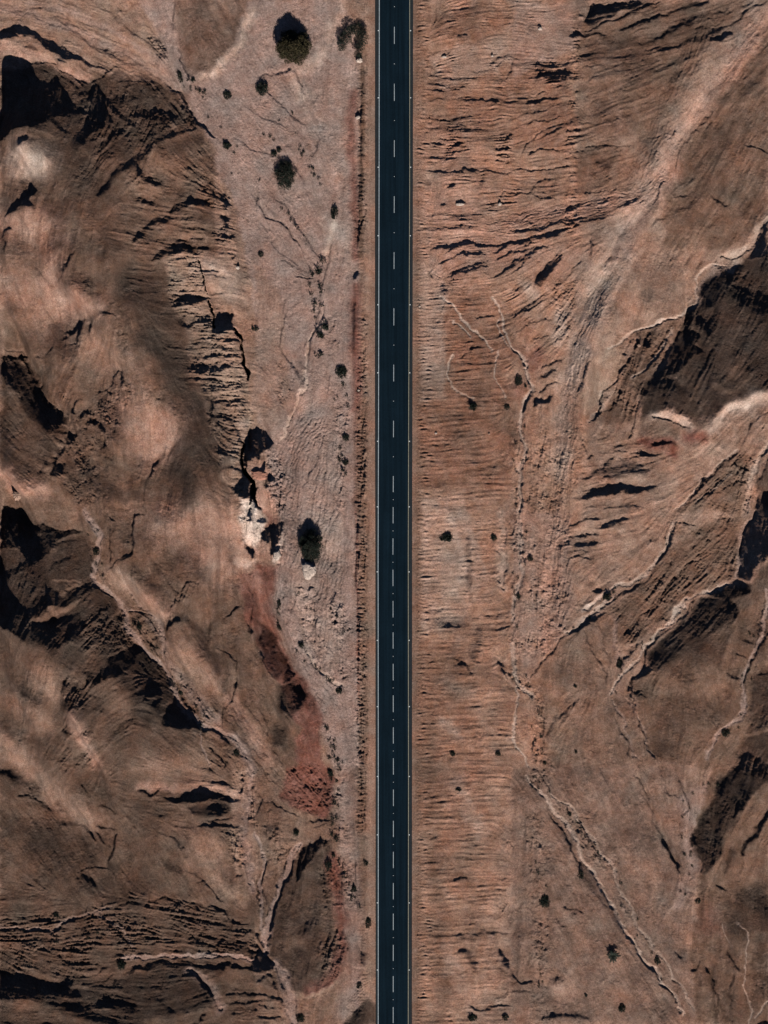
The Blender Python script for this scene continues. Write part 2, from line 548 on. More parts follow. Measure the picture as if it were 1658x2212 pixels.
K F tan .7 620,600 500,680 470,800 460,950 480,1040 540,980 600,850 740,720 720,600
B F 1.3 70 640,700 560,720 510,760
B F .1 12 500,680 470,760 440,850 420,910
B F .05 20 720,625 745,640
P F .8 20 830,500 900,480 1100,400 1130,470 1050,560 1000,640 880,830 820,880 790,1080 640,1090 560,1060 600,1000 660,900
K F brown .8 830,500 900,480 1100,400 1130,470 1050,560 1000,640 880,830 820,880 790,1080 640,1090 560,1060 600,1000 660,900
N F 1.5 830,500 900,480 1100,400 1130,470 1050,560 1000,640 880,830 820,880 790,1080 640,1090 560,1060 600,1000 660,900
B F .12 12 830,500 790,620 740,720 650,820 590,890 540,1070
B F 1.25 8 815,500 775,615 725,712 640,808 580,880
C F pale .6 30 590,880 560,1000 500,1080
B F .2 30 850,560 900,580
B F .3 24 1050,480 960,620 850,740
C F pale .5 20 1060,480 960,620 850,740 780,800
B F .25 10 670,930 640,1000 560,1020
B F .2 9 850,850 810,1000 780,1150 750,1200
B F 1.3 8 840,850 800,1000 770,1150
P F .42 30 1350,100 1460,90 1530,0 1665,0 1665,880 1500,950 1330,1050 1270,1110 1130,1090 1000,1010 850,1050 830,850 1000,800 1150,690 1220,600 1200,400 1230,250 1290,150
B F .12 120 1500,60 1350,150 1270,280 1280,500
B F .1 100 1420,200 1540,280 1665,340
B F .3 14 1340,160 1500,230 1620,310
B F .55 90 1380,700 1500,820 1600,860
B F .6 60 1250,400 1300,340
B F .25 80 860,880 1000,840 1130,900
P F 0 6 1140,340 1200,320 1190,400 1180,470 1220,520 1190,570 1230,620 1150,670 1130,700 1070,740 960,830 880,850 960,700 1000,640 1060,560 1090,470 1130,460
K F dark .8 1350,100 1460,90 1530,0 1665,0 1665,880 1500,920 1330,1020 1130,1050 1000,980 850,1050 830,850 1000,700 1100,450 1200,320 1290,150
B F .8 20 1120,700 1100,850
B F .8 30 1270,840 1400,890
B F 1.5 30 920,1035 1000,1030 1090,1070 1140,1112
C F pale .7 50 920,1040 1000,1035 1090,1075 1140,1115
B F 1.6 50 1280,1110 1350,1040 1450,970 1560,930 1665,910
C F pale .8 80 1290,1110 1370,1040 1460,975 1560,940 1665,920
K F brown .5 950,1060 1100,1100 1060,1180 900,1170 850,1100
C F red 1 80 1140,1170 1220,1180
C F red 1 60 840,1210 1000,1215 1040,1280
P F 0 5 770,1285 830,1270 920,1258 990,1255 960,1275 920,1288 850,1296
B F .2 22 900,1205 1000,1225 1050,1225
B F .1 8 640,1215 750,1215
B F .15 9 680,1300 600,1380 500,1430 450,1440
B F .2 9 660,1250 760,1260
B F .2 9 690,1320 800,1320 900,1300
B F .3 40 450,1440 560,1400 700,1370 850,1370
B F .3 30 600,1430 760,1400 900,1400
P F 0 12 390,1580 520,1530 640,1495 780,1490 960,1480 900,1510 700,1550 500,1580
B F 1.25 30 400,1610 600,1580 800,1560
B F .3 14 600,1640 700,1625 860,1640
B F 1.15 30 560,1470 700,1450 880,1440
B F 1.1 150 950,1400 1150,1300
C F pale .7 14 1450,1250 1350,1350 1250,1430 1150,1550 1060,1650
B F .1 11 1465,1260 1365,1362 1265,1442 1165,1562 1080,1658
B F .2 9 1560,1070 1520,1150 1480,1240
B F .15 9 1560,1072 1600,1045 1665,1030
C F pale .6 40 1665,1210 1590,1310 1560,1400 1540,1500 1510,1650
B F .15 10 1570,1300 1540,1400 1520,1520
K F brown .8 1470,1270 1560,1290 1520,1400 1500,1658 1080,1658 1250,1450
N F 1.8 1470,1270 1560,1290 1665,1300 1600,1500 1500,1658 1080,1658 1250,1450
B F .15 10 1500,1270 1440,1340 1480,1380 1530,1390
B F .2 9 1440,1400 1340,1470 1240,1560
C F pale .4 14 1420,1420 1320,1500 1200,1600
B F .15 9 1520,1480 1400,1500 1250,1560
B F .1 9 1665,1320 1600,1450 1590,1560 1610,1600
P F .03 8 1665,1480 1600,1580 1570,1665 1665,1665
K F dark .8 1665,1300 1600,1450 1600,1658 1665,1658
B F 1.6 24 1320,1250 1380,1270
N F 1.5 0,1200 460,1100 460,1400 340,1658 0,1658
B F .05 9 470,1300 540,1290
B F .2 9 440,1200 480,1290 
F F 0,300 200,150 350,0
F F 0,700 300,560 450,300
F F 750,0 500,450 380,800 330,1650
F F 900,100 800,450
F F 60,600 100,800 60,1100 60,1650
F F 600,650 500,900
F F 1050,450 850,800 780,1100
F F 1600,100 1400,500 1200,900
F F 1600,800 1400,1000
F F 450,1550 900,1480 1100,1400
F F 450,1300 900,1250
F F 1450,1300 1150,1600
F F 1600,1300 1520,1600
# ---- G left lower mid
K G brown .9 0,0 1500,0 1550,350 1658,900 1658,1658 0,1658
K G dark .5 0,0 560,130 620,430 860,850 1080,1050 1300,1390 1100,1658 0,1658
P G .4 20 0,240 170,250 340,260 450,160 560,160 600,300 620,430 700,540 800,650 850,800 860,870 560,980 540,1000 280,860 200,830 0,700
P G 0 6 -5,-5 130,-5 190,70 300,100 410,105 540,130 450,150 370,180 330,260 240,330 180,340 170,290 150,240 -5,240
B G .5 40 190,170 260,150
B G .5 50 60,300 130,290
B G 1.3 9 300,95 440,105 560,118 640,155
P G 0 8 0,500 60,520 150,590 250,680 210,830 130,790 0,690
P G .05 8 200,640 280,570 350,490 410,520 520,480 600,440 640,480 560,530 450,600 300,640 240,680
P G 0 6 250,720 330,700 450,670 540,650 550,740 550,860 470,850 370,875 280,840 250,780
B G .05 40 190,320 100,390 10,480
B G 1.3 11 350,455 450,450 530,452
B G 1.2 11 440,500 540,460
B G 1.3 26 230,712 300,680 390,655 460,610 540,580
B G 1.7 34 345,645 380,630
B G .9 30 400,530 440,520
B G .15 24 290,240 400,200 500,200
B G .15 24 330,380 400,320 480,290
N G 2 540,560 780,620 850,800 860,870 560,980
B G .25 12 620,560 560,640
B G .2 12 720,600 600,690 560,740
B G .2 12 780,680 640,760 560,800
B G .2 12 830,780 700,800 600,850
B G 1.2 8 800,630 660,720 580,760
B G 1.5 10 490,850 545,870
B G 1.5 10 480,900 550,905
B G 1.5 10 470,968 540,990
B G 1.5 10 400,1062 470,1040 530,1010
P G 1.0 10 560,880 700,920 860,872 700,950 600,970 560,970
P G 0 6 550,1000 600,965 700,948 860,870 960,890 900,930 880,980 830,1030 760,1060 680,1070 640,1120 580,1130 575,1040
B G .9 50 600,1010 670,1010
P G .4 15 870,930 960,900 1080,1050 1130,1160 1200,1280 1300,1390 1150,1400 1040,1330 950,1200 880,1100
P G .35 30 760,1060 880,980 960,1200 900,1250
B G 0 20 950,1210 1000,1170 1070,1160
B G 0 16 990,1240 1060,1200
P G 0 6 1040,1345 1100,1290 1200,1300 1295,1400 1150,1400 1060,1372
B G 1.2 8 960,1190 1030,1205
B G 1.2 8 1040,1310 1080,1292
B G 1.2 8 1060,1240 1110,1225
P G .45 30 350,1060 520,1100 600,1150 700,1180 690,1290 500,1300 420,1250 400,1100
B G .25 12 360,1080 500,1090
B G .3 12 380,960 470,990 520,985
B G .25 12 480,1210 600,1240 690,1300
N G 1.5 350,1000 600,1100 700,1180 680,1300 420,1250
B G 1.25 50 190,1380 280,1410 340,1330 360,1220
P G .6 30 140,1130 200,1290 290,1330 330,1150 250,1100
B G .1 18 175,1160 195,1165
B G 1.4 14 175,1195 195,1198
B G 1.2 40 0,1230 100,1310 200,1380
B G 1.15 40 0,1050 100,1000 160,900
B G .5 60 0,1350 100,1450
B G 1.4 30 540,1440 575,1480
B G 1.5 26 480,1560 560,1550
B G 1.2 20 640,1440 690,1310
B G 1.3 10 430,1600 520,1610
B G 1.3 10 460,1520 540,1510
B G .3 20 420,1400 520,1430
P G .55 35 450,1300 650,1300 640,1440 560,1430 460,1380
B G .2 22 0,1500 60,1550
N G 1.5 420,1380 680,1330 600,1658 420,1658
B G .12 10 930,0 880,80 880,240 800,300 720,350 690,390
P G 0 4 880,250 820,300 760,345 810,320 870,275
B G .15 9 700,60 730,40 760,70
P G 1.1 20 690,400 780,380 950,530 1060,600 1100,660 1000,640 850,540 720,450
B G 1.4 40 930,550 1010,610 1080,650
C G pink .7 70 830,460 930,550 1050,640 1090,650
B G .6 70 870,330 950,430 1050,560 1110,620
B G .1 10 1285,465 1230,468 1160,530 1130,610 1090,660
B G .35 9 1100,440 1110,480 1160,525
N G 1.6 1130,530 1260,480 1200,640 1120,700
B G .5 50 1130,720 1200,690 1300,760 1350,900 1440,1000
B G .1 22 1080,770 1120,720 1170,690
B G .1 13 1560,600 1500,670 1450,690
B G .5 40 1320,900 1400,1020 1460,1120 1480,1200
B G 1.12 130 1100,850 1250,1000 1350,1150 1430,1230
B G .2 9 1390,850 1420,880 1500,920 1530,1050 1520,1200 1460,1280 1430,1400
B G .4 24 1350,850 1380,700
B G 1.3 14 1290,30 1270,160
B G .65 80 1150,30 1200,60
B G .6 60 1000,330 1080,420
B G 1.2 100 1320,100 1420,120
C G gravel .8 34 560,0 620,90 660,170 630,300 610,360 620,430 700,520 800,640 850,790 960,890 1080,1040 1130,1150 1200,1280 1310,1370 1420,1420 1530,1480 1620,1600
B G 1.15 14 600,350 630,440 710,530 810,650
B G 1.2 14 830,780 870,840 960,890 1080,1050
B G 1.25 14 1110,1130 1180,1260 1310,1370 1420,1420 1530,1500
C G gravel .7 22 840,640 960,660 1040,700 1050,800 1060,900 1080,1000
C G gravel .6 20 780,400 860,540 1000,680
K G gravel .5 700,500 840,640 1040,700 1060,900 1080,1000 1330,1350 1430,1400 1440,1280 1400,1300 1250,1100 1100,960 1090,850
N G 1.6 840,660 1040,700 1060,900 1000,880 880,780
N G 1.6 1060,1020 1180,1100 1400,1280 1430,1400 1300,1370 1120,1150
B G .25 9 850,670 900,780 1000,860 1040,940
B G .25 9 900,660 1000,720 1030,790
B G .2 9 1080,1060 1200,1220 1300,1370
B G .2 9 1100,1020 1240,1100 1300,1240 1340,1340
B G .1 11 1300,1350 1310,1400 1420,1440 1500,1520
B G .2 9 620,180 610,260
B G .1 10 720,170 740,260 720,320
C G gravel .6 14 1310,1420 1330,1560 1360,1658
B G .1 11 1360,1540 1420,1590 1460,1640
N G 1.5 1320,1430 1560,1500 1620,1658 1350,1658
C G gravel .8 60 1440,1430 1560,1500 1640,1640
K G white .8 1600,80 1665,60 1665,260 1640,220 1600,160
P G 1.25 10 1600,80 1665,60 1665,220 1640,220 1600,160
B G 0 18 1590,240 1640,255
B G 1.35 50 1540,320 1640,310
K G red .9 1540,400 1665,380 1665,900 1600,700
C G white .5 40 1540,330 1640,320
B G .2 9 1620,500 1640,720
B G .6 40 1560,400 1600,640
B G .05 12 1610,730 1625,800
F G 100,100 200,300 100,600
F G 600,200 640,450 860,800 1100,1080 1300,1350 1600,1550
F G 600,560 400,700 250,900
F G 820,650 600,900
F G 1060,1100 850,1200
F G 1300,1400 1000,1250
F G 300,1100 250,1300
F G 700,1300 500,1500 400,1650
F G 1000,300 1100,600 
F G 1200,100 1250,400 1150,600
F G 1150,750 1300,1000 1450,1300
F G 1500,700 1550,1200 1600,1400
F G 0,900 100,1300 50,1600
# ---- H centre lower
K H pale .9 0,0 50,0 40,110 20,170 0,240
P V 0 5 200,170 330,180 450,300 400,350 370,440 300,520 210,560 190,640 210,760 160,700 130,560 130,400 180,330
N V 4 370,380 470,370 560,480 600,680 560,770 430,780 400,600
N V 4 440,840 560,800 650,900 660,1100 640,1280 560,1260 480,1000
K V gravel .9 370,380 470,370 600,600 660,900 660,1250 560,1260 430,780
K V pink 1 210,700 400,690 420,760 400,800 260,820
K V pink 1 280,960 460,940 500,1100 600,1300 560,1400 400,1400 340,1180
K V red .6 340,1200 600,1300 560,1400 400,1420
P V 1.15 8 300,980 440,960 480,1100 560,1250 420,1330 350,1180
P V 0 4 390,880 420,800 540,775 530,800 450,830 410,880
T V -4 44 160,620 190,780 230,900 270,1030 330,1160
P V 0 4 100,700 170,800 240,1000 100,1030 0,980 0,860 90,840
P V 1.45 8 80,1060 240,1040 270,1140 200,1200 100,1230
P V 1.45 10 60,1360 380,1390 340,1540 230,1690 140,1640 100,1480
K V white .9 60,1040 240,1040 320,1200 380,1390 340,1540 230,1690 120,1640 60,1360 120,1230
N V 3 60,1040 240,1040 320,1200 380,1390 340,1540 230,1690 120,1640 60,1360
P V 0 3 200,1205 235,1200 225,1340 190,1350
P V 0 3 270,1390 300,1310 350,1300 380,1380 320,1380
P V 0 5 390,1450 620,1350 655,1400 640,1480 580,1620 510,1740 485,1760 480,1600 420,1600 320,1560
K V pink .9 240,1700 330,1570 480,1620 495,1800 260,1800
P V 0 6 110,1700 200,1690 240,1720 240,1800 160,1760
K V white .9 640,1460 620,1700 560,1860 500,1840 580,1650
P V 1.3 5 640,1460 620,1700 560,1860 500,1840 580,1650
N V 4 640,1460 620,1700 560,1860 500,1840 580,1650
B V 1.3 22 0,1840 140,1860 300,1830 440,1850
P H .05 5 262,118 275,150 280,240 268,300 262,200
K H red .9 0,340 150,340 160,380 140,500 125,640 150,780 200,920 240,1020 330,1100 380,1180 430,1290 420,1400 430,1560 440,1665 270,1665 250,1500 270,1400 200,1250 130,1100 50,1000 0,880
P H .3 20 0,700 130,800 190,940 240,1030 190,1060 130,1090 60,1000 0,900
B H .8 60 20,420 100,440
P H .03 6 155,1100 200,1040 250,1048 235,1100 190,1100
P H .25 20 130,1120 250,1100 330,1180 270,1300 240,1340 150,1280
P H .4 30 110,1380 200,1400 190,1560 110,1500
K H red .9 230,1080 330,1120 400,1230 410,1400 350,1400 300,1250
K H brown .9 0,920 130,1110 240,1330 280,1400 250,1500 260,1658 0,1658
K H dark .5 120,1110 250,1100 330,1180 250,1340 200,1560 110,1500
B H .25 9 0,900 60,1000 130,1100
B H .3 8 0,1240 80,1450 130,1650
C H gravel 1 110 225,0 225,200 200,350 185,480 185,600 210,750 270,900 350,1030 440,1180 500,1320 580,1440
C H gravel .8 90 560,1400 620,1500 660,1658
S H .8 6 6 80 225,0 225,200 200,350 185,480 190,600 215,740
C H gravel .6 90 480,380 420,560 390,650
S H .7 6 5 60 480,300 430,500 390,650
C H pale .7 30 330,930 420,1020 500,1090 570,1130
B H 1.15 26 330,940 420,1020 500,1090 570,1130
B H .3 8 560,1110 575,1170
B H .2 8 270,560 240,630 215,660
B H .2 22 325,495 365,490
P H 0 4 470,610 475,550 495,518 515,515 522,535 500,540 485,570
N H 2.2 280,480 380,470 400,640 280,640
N H 2.2 480,560 560,560 620,760 560,850 480,780
N H 2.2 290,680 400,680 470,900 420,1020 330,930
N H 2.2 330,950 420,1040 440,1180 360,1060
N H 1.3 520,860 620,860 620,1120 560,1120
K H brown .55 650,0 725,0 725,1658 665,1658
C H red .5 14 652,0 655,600 665,1200
N H 3.6 650,0 725,0 725,1200 720,1600 660,1600
B H 0 22 655,80 657,145
B H .3 10 650,150 652,400 655,640
B H 1.3 10 660,770 700,755 735,735
B H 0 14 662,1510 680,1590 700,1665
C H pale .5 60 1250,50 1330,250 1345,450
B H 1.15 40 1250,50 1330,250 1345,450
C H pale .5 50 1590,0 1595,300 1600,500
B H .6 30 1385,150 1385,500
B H .55 40 1150,700 1300,740 1380,720
B H .2 13 1215,745 1330,745
B H .35 20 1290,960 1350,1000 1400,1050
B H .1 16 1280,995 1370,1000
B H .2 20 1560,990 1610,1040
B H .2 10 1400,965 1470,968
B H .5 50 1440,760 1420,860 1400,960
B H .6 60 1380,1090 1420,1140
C H pale .4 70 1250,1100 1400,1180
C H pale .4 70 1230,1360 1300,1460
C H brown .5 260 1200,950 1350,1100
C H brown .4 100 1130,1200 1130,1658
C H brown .5 60 1045,0 1045,1658
F H 225,0 190,500 230,800 420,1120 600,1500
F H 480,300 400,700 480,1000
F H 600,100 610,900 620,1400
F H 60,400 100,700 200,900
F H 0,1000 150,1300
F H 250,1150 330,1300 350,1500
F H 690,100 690,1600
F H 1045,100 1045,1600
F H 1080,200 1658,200
F H 1080,700 1658,700
F H 1080,1200 1658,1200
F H 1080,1600 1658,1600
# ---- I right lower mid
C I pale .8 26 40,0 60,200 50,400 20,560 0,700
C I pale .8 30 0,860 20,1000 40,1100 60,1130 130,1200
C I pale .8 16 40,1130 10,1400 20,1500 100,1658
B I 1.15 12 10,1300 10,1450 40,1550 90,1650
K I gravel .4 0,0 380,0 380,350 420,620 300,860 180,960 120,1100 0,900
N I 1.6 0,0 370,0 380,350 420,620 300,860 180,960 0,900
C I pink .4 120 260,300 260,800
S I .7 5 6 90 260,380 270,560 250,760
B I .05 15 365,88 460,52 570,30
P I .03 8 540,95 600,70 690,48 770,50 700,80 600,100
B I .08 11 380,162 480,150 590,140 690,168
P I 0 8 400,215 460,200 530,200 575,212 500,232 430,232
B I .1 11 400,302 520,310
B I .3 20 600,150 700,160
B I .15 9 420,265 480,262
B I 1.25 14 380,120 560,115 700,120
B I 1.1 200 700,300 900,250
P I 0 8 500,525 530,505 570,510 572,535 530,545
C I pale 1 34 460,630 520,605 560,570 600,530
B I 1.4 24 470,628 520,605 560,570 590,540
B I .6 50 470,480 520,460
C I pale .8 26 1050,80 1010,200 950,320 870,400 780,460 660,500 600,530
B I .5 10 830,340 835,260 860,220 940,160
B I .3 9 700,370 780,358 860,345
P I 1.05 10 600,540 800,460 900,360 1000,230 1060,60 1075,100 1040,200 980,300 880,430 760,510 650,580
B I .02 15 1080,60 1040,170 990,290 880,440 760,510 650,580
B I .02 15 620,650 560,680 430,740 350,810
C I pale .8 30 350,790 460,700 560,640 640,580
B I .2 10 350,810 260,910 190,970 140,1080
B I 1.2 9 340,800 250,900 180,960
B I .1 10 1250,108 1110,180 1050,230 1000,300
B I .05 10 1080,70 1200,85
B I .15 9 1300,280 1180,350 1060,440
B I .2 9 980,540 900,640 830,720 790,830
C I gravel .5 14 1290,270 1170,340 1050,430 970,540 890,640 820,700 780,830
B I 1.2 8 1290,270 1170,340 1050,430 970,540
B I .2 9 1220,200 1190,320
C I pale .9 24 1420,480 1300,520 1220,530 1120,610 1040,690 960,780 880,860 830,920 760,1000 680,1100 640,1180
B I 1.15 16 1260,500 1220,530 1120,610 1040,690 960,780 880,860 830,920 760,1000
B I .05 12 1200,580 1100,680 1000,780 890,880 860,960 850,1030 790,1090 780,1200 800,1300 830,1400
B I .1 9 860,850 790,880 730,960 700,1050
P I .9 20 1100,150 1480,0 1450,420 1250,520 1100,600 960,720 760,860 680,850 660,620 880,440 1000,300
K I brown .85 1100,150 1480,0 1450,420 1250,520 1100,600 960,720 760,860 680,850 660,620 880,440 1000,300
K I brown .5 350,810 640,620 680,850 640,1180 800,1300 900,1600 900,1658 200,1658 180,1000
N I 1.5 1100,100 1480,0 1450,420 1250,520 1100,600 960,720 760,860 660,620 880,440
C I gravel .6 30 1560,0 1500,150 1470,300 1450,430
C I gravel .5 30 680,700 670,900 700,1000 
P I 0 8 1565,-5 1665,-5 1665,250 1560,370 1520,450 1465,430 1480,260 1520,130
P I 0 10 1280,530 1400,480 1460,450 1530,470 1520,520 1430,570 1340,550
P I .3 30 1100,700 1240,560 1430,570 1470,660 1300,800 1200,900 1050,980 900,1020 870,930
P I 0 10 1200,620 1240,570 1420,560 1480,650 1440,690 1350,640
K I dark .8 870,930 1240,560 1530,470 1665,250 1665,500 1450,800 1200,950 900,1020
P I .03 6 800,1085 860,1020 920,1010 870,1070
B I .1 17 785,1162 860,1165
B I 1.3 7 785,1222 880,1208
B I .2 9 800,1180 880,1200
K I brown .9 780,1100 1200,900 1500,640 1640,500 1665,1658 1300,1658 900,1600 830,1400
P I .8 30 1250,850 1500,650 1580,800 1470,1080 1350,1050
P I .65 40 1000,1000 1200,950 1200,1100 1100,1130
B I .12 11 1100,1130 1150,1160 1180,1180 1220,1230 1240,1290 1320,1400
B I 1.2 9 1100,1120 1160,1165 1200,1200
B I .6 60 1250,1230 1400,1180
C I gravel .8 26 1640,500 1610,750 1570,900 1490,1070 1480,1150 1500,1260 1490,1330 1400,1400 1310,1460 1260,1600
B I 1.1 14 1625,650 1605,780 1570,900 1500,1050
B I .1 11 1665,750 1620,820 1570,950 1500,1080 1490,1130
B I .2 9 1610,560 1600,720 1560,900
P I .45 25 1560,1050 1665,1000 1665,1658 1480,1658 1460,1600 1540,1300
B I .1 80 1480,1600 1600,1658
B I .2 14 1580,1050 1665,1030
B I 1.1 20 1480,1440 1600,1420 1665,1400
B I .25 18 1430,930 1510,955
B I .25 22 1390,1040 1475,1080
B I .25 18 1500,820 1550,850
B I .4 12 450,750 520,900 600,1050 620,1100
B I .4 9 560,720 600,850 640,1000
B I .3 10 650,1340 700,1420 750,1500 760,1600
B I .2 11 830,1350 830,1400 870,1480 910,1600
C I gravel .4 16 640,1230 730,1400 790,1600
C I gravel .4 16 740,1200 850,1400 900,1580
B I .35 12 430,1230 300,1350 230,1450 240,1500
N I 2 160,1240 230,1240 220,1500 240,1620 140,1620
B I .15 8 200,1260 215,1440 150,1480 148,1600
N I 2 0,1050 60,1050 200,1180 200,1300 100,1220
F I 60,0 40,600 20,1000
F I 250,300 260,900
F I 400,200 700,150 
F I 1060,100 900,400 600,600 350,800
F I 1250,500 900,850 650,1150
F I 1300,200 1050,450 800,800
F I 500,800 640,1150 760,1550
F I 1400,600 1100,900
F I 1600,600 1500,1050 1500,1300 1300,1500
F I 1200,1000 1300,1300
F I 100,1100 200,1500
F I 1600,100 1550,400
F I 400,1250 200,1550
# ---- J bottom left
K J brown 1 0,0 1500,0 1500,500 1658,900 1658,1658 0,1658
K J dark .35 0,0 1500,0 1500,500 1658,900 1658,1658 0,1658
P J .85 20 0,250 350,400 700,450 500,900 0,920
B J .02 50 -5,20 80,60 170,90 250,165
B J .08 20 200,200 290,240 350,280 430,290 480,320 580,330 640,370 740,410
B J .02 32 360,360 420,370 520,375 580,415 620,465
B J .1 14 640,420 700,470 715,500
B J .2 14 120,190 250,180
B J .3 12 640,230 700,240 760,282
B J 1.15 60 290,180 400,250 560,300 700,370
B J 1.3 18 270,20 340,50
B J 1.3 18 440,70 480,10
B J .3 9 780,300 880,320 960,390 1050,410 1160,450 1210,520 1210,620
B J .15 10 1210,640 1290,700 1370,790 1470,860
B J .2 11 540,100 600,180
B J 1.15 12 720,440 690,560 665,640
B J .1 20 765,445 725,550 700,600
B J .1 12 480,700 550,660 670,640 760,700 840,785
B J .1 45 510,720 570,725 640,760
B J .35 60 700,610 780,670
B J .4 40 500,750 600,790
P J 0 5 1020,200 1130,180 1200,165 1290,140 1390,170 1480,190 1575,210 1500,220 1390,205 1290,200 1160,208
B J 1.35 26 1080,130 1300,110 1420,130 1500,180
C J pink .7 60 950,110 1200,110 1420,135 1560,190
B J .08 12 1210,95 1330,83 1400,95 1510,120
B J .1 13 930,140 1000,160 1040,135
B J 1.3 10 950,170 1020,175
B J .25 60 1250,255 1480,260
B J .1 30 1370,250 1480,270
B J .05 20 1280,355 1400,352 1490,372 1550,355
B J 1.3 18 1370,305 1500,298
B J .15 9 1350,325 1520,315
B J .2 12 1480,410 1570,405
B J .25 22 1500,470 1550,500
B J .25 22 1510,560 1550,600
B J .25 18 1530,690 1560,700
C J tan .8 60 1540,400 1540,650
N J 3 1460,380 1580,380 1600,640 1500,640
P J .85 30 780,450 1150,470 1200,620 1050,780 900,780
B J .4 50 1080,610 1180,640
B J 1.1 60 900,560 880,720
B J .15 10 860,790 960,830 1060,830 1180,850 1300,880 1400,900 1460,920 1550,990 1640,1040
B J 1.3 8 860,782 960,820 1060,820 1180,840 1300,868 1400,890
B J 1.2 50 1440,740 1550,820
C J tan .5 90 1380,700 1560,830
P J .82 20 0,920 480,950 860,800 1460,910 1658,1050 1658,1210 1200,1190 800,1240 480,1350 0,1310
N J 2 0,920 480,950 860,800 1460,910 1658,1050 1658,1210 1200,1190 800,1240 480,1350 0,1310
C J gravel .5 22 0,1030 170,1045 300,1030 400,1000 480,960 620,945 700,880
B J .15 11 0,1045 170,1057 300,1043 400,1012 480,975 620,962
B J 1.15 9 170,1042 300,1028 400,997 480,958 620,948
B J .15 12 140,970 220,987 300,980 375,978
C J gravel .5 14 640,955 720,970 790,1030 850,1110 880,1140
B J .12 10 650,970 710,985 770,1045 830,1120
B J .25 9 500,1020 640,1070 780,1090 850,1115
B J .25 9 960,1020 1100,1015 1180,1035 1300,1100
B J .08 11 1240,1080 1350,1125 1450,1140 1560,1150 1640,1210
B J 1.1 9 1180,1030 1290,1080 1400,1120 1540,1130
B J .15 10 1340,920 1440,922 1560,1000
B J .15 9 980,850 1060,830 
B J .15 10 1110,880 1140,890 1200,855
B J .25 10 1240,870 1330,930 
B J .25 9 600,870 560,950
B J .08 14 880,1202 940,1182 1000,1190
B J .08 12 240,1160 330,1180 430,1242 550,1262 620,1250
B J .15 10 300,1262 400,1238 470,1250
B J .3 9 0,1130 120,1200 250,1290
B J .3 9 60,1080 180,1170
C J gravel .8 30 820,1220 1000,1205 1200,1195 1400,1195 1665,1228
B J 1.15 22 820,1220 1000,1205 1200,1195 1400,1195 1665,1225
B J .2 7 1020,1185 1200,1178 1400,1178 1658,1205
P J 0 5 830,1310 880,1270 960,1240 1060,1235 1200,1240 1400,1245 1665,1272 1665,1290 1400,1264 1220,1268 1060,1280 900,1290 850,1330
B J .25 9 520,1350 650,1310 720,1270
B J .25 10 540,1380 660,1370 760,1310
B J .15 11 580,1402 700,1400 800,1350
P J 0 12 -5,1315 100,1320 180,1330 290,1360 380,1365 500,1355 470,1420 400,1470 -5,1490
P J .5 20 450,1410 700,1410 850,1330 1000,1280 1220,1270 1330,1370 1390,1470 1380,1520 1000,1600 700,1630 450,1560 300,1500
B J .1 50 420,1500 650,1590 800,1640 1000,1630
B J .1 50 400,1410 540,1450
B J .15 50 650,1500 900,1530
B J .3 30 1000,1460 1150,1540
B J .2 20 1250,1285 1330,1370 1390,1470
K J dark .6 380,1350 850,1330 1220,1270 1390,1470 1300,1600 600,1650 300,1520
P J .7 20 0,1510 300,1570 600,1658 0,1658
B J 1.15 12 1000,1640 1150,1620 1280,1580 1330,1540 1400,1530
B J .1 14 1150,1650 1290,1600 1340,1560
B J .1 16 1480,1450 1560,1445 1665,1455
B J 1.1 14 1490,1480 1660,1480
B J .15 12 1480,1515 1665,1505
B J .2 10 1500,1560 1665,1550
C J gravel .6 50 1240,1290 1330,1340 1400,1430 1440,1530
C J gravel .8 44 1620,0 1640,100 1600,250 1580,400 1600,550 1640,800
N J 2 1500,0 1658,0 1658,400 1560,300
B J .2 9 1560,40 1600,110 1560,180
F J 100,100 400,500 600,900
F J 700,450 850,800
F J 1000,160 1500,180
F J 1250,300 1550,320
F J 1000,500 1150,800
F J 1300,450 1400,800
F J 0,1050 500,980 900,860 1600,1000
F J 800,1000 1200,1060 1658,1180
F J 800,1220 1200,1190 1658,1230
F J 0,1200 300,1300
F J 500,1450 1000,1500 1300,1400
F J 0,1600 400,1600
F J 1600,100 1600,700
# ---- K bottom centre
K K brown .6 0,0 700,0 720,1000 560,1658 0,1658
K K red .95 200,-10 480,-10 520,200 450,330 300,300 150,200
P K .9 20 200,0 480,0 520,200 450,330 300,300 150,200
N K 2 200,0 480,0 520,200 450,330 300,300 150,200
B K .15 20 290,135 360,120 425,150
B K .05 16 330,360 400,342 500,350
B K .2 12 380,378 460,368
B K .3 60 60,380 140,400
B K .1 14 80,450 150,440
P K .7 15 400,460 480,500 540,620 570,800 595,1000 600,1150 540,1320 400,1440 250,1450 200,1350 150,1270 70,1180 100,1000 170,820 250,600 330,510
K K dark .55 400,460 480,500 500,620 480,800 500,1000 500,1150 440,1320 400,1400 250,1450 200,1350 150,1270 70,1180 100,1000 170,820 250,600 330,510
C K red .9 80 500,600 540,850 560,1100 510,1330 350,1430
P K 0 5 300,530 390,462 475,490 400,520 340,620 290,720 245,760 260,640
B K .1 14 240,620 190,760 130,900 90,1060
P K .3 30 380,860 420,900 410,1010 330,1080 270,1060 380,960
B K .4 30 400,750 480,760
B K .4 50 260,1180 330,1250 300,1330
B K .9 60 180,1120 300,1120
B K 1.2 30 260,1440 400,1450 500,1370
C K tan .6 40 240,1450 400,1460 520,1370
N K 1.5 400,460 480,500 570,800 600,1150 540,1320 400,1440 440,1100
B K .15 9 0,330 25,250 20,150
B K .15 9 30,240 130,250 200,290 260,345
C K gravel .8 22 0,420 30,500 50,600 35,800 40,1000 60,1170
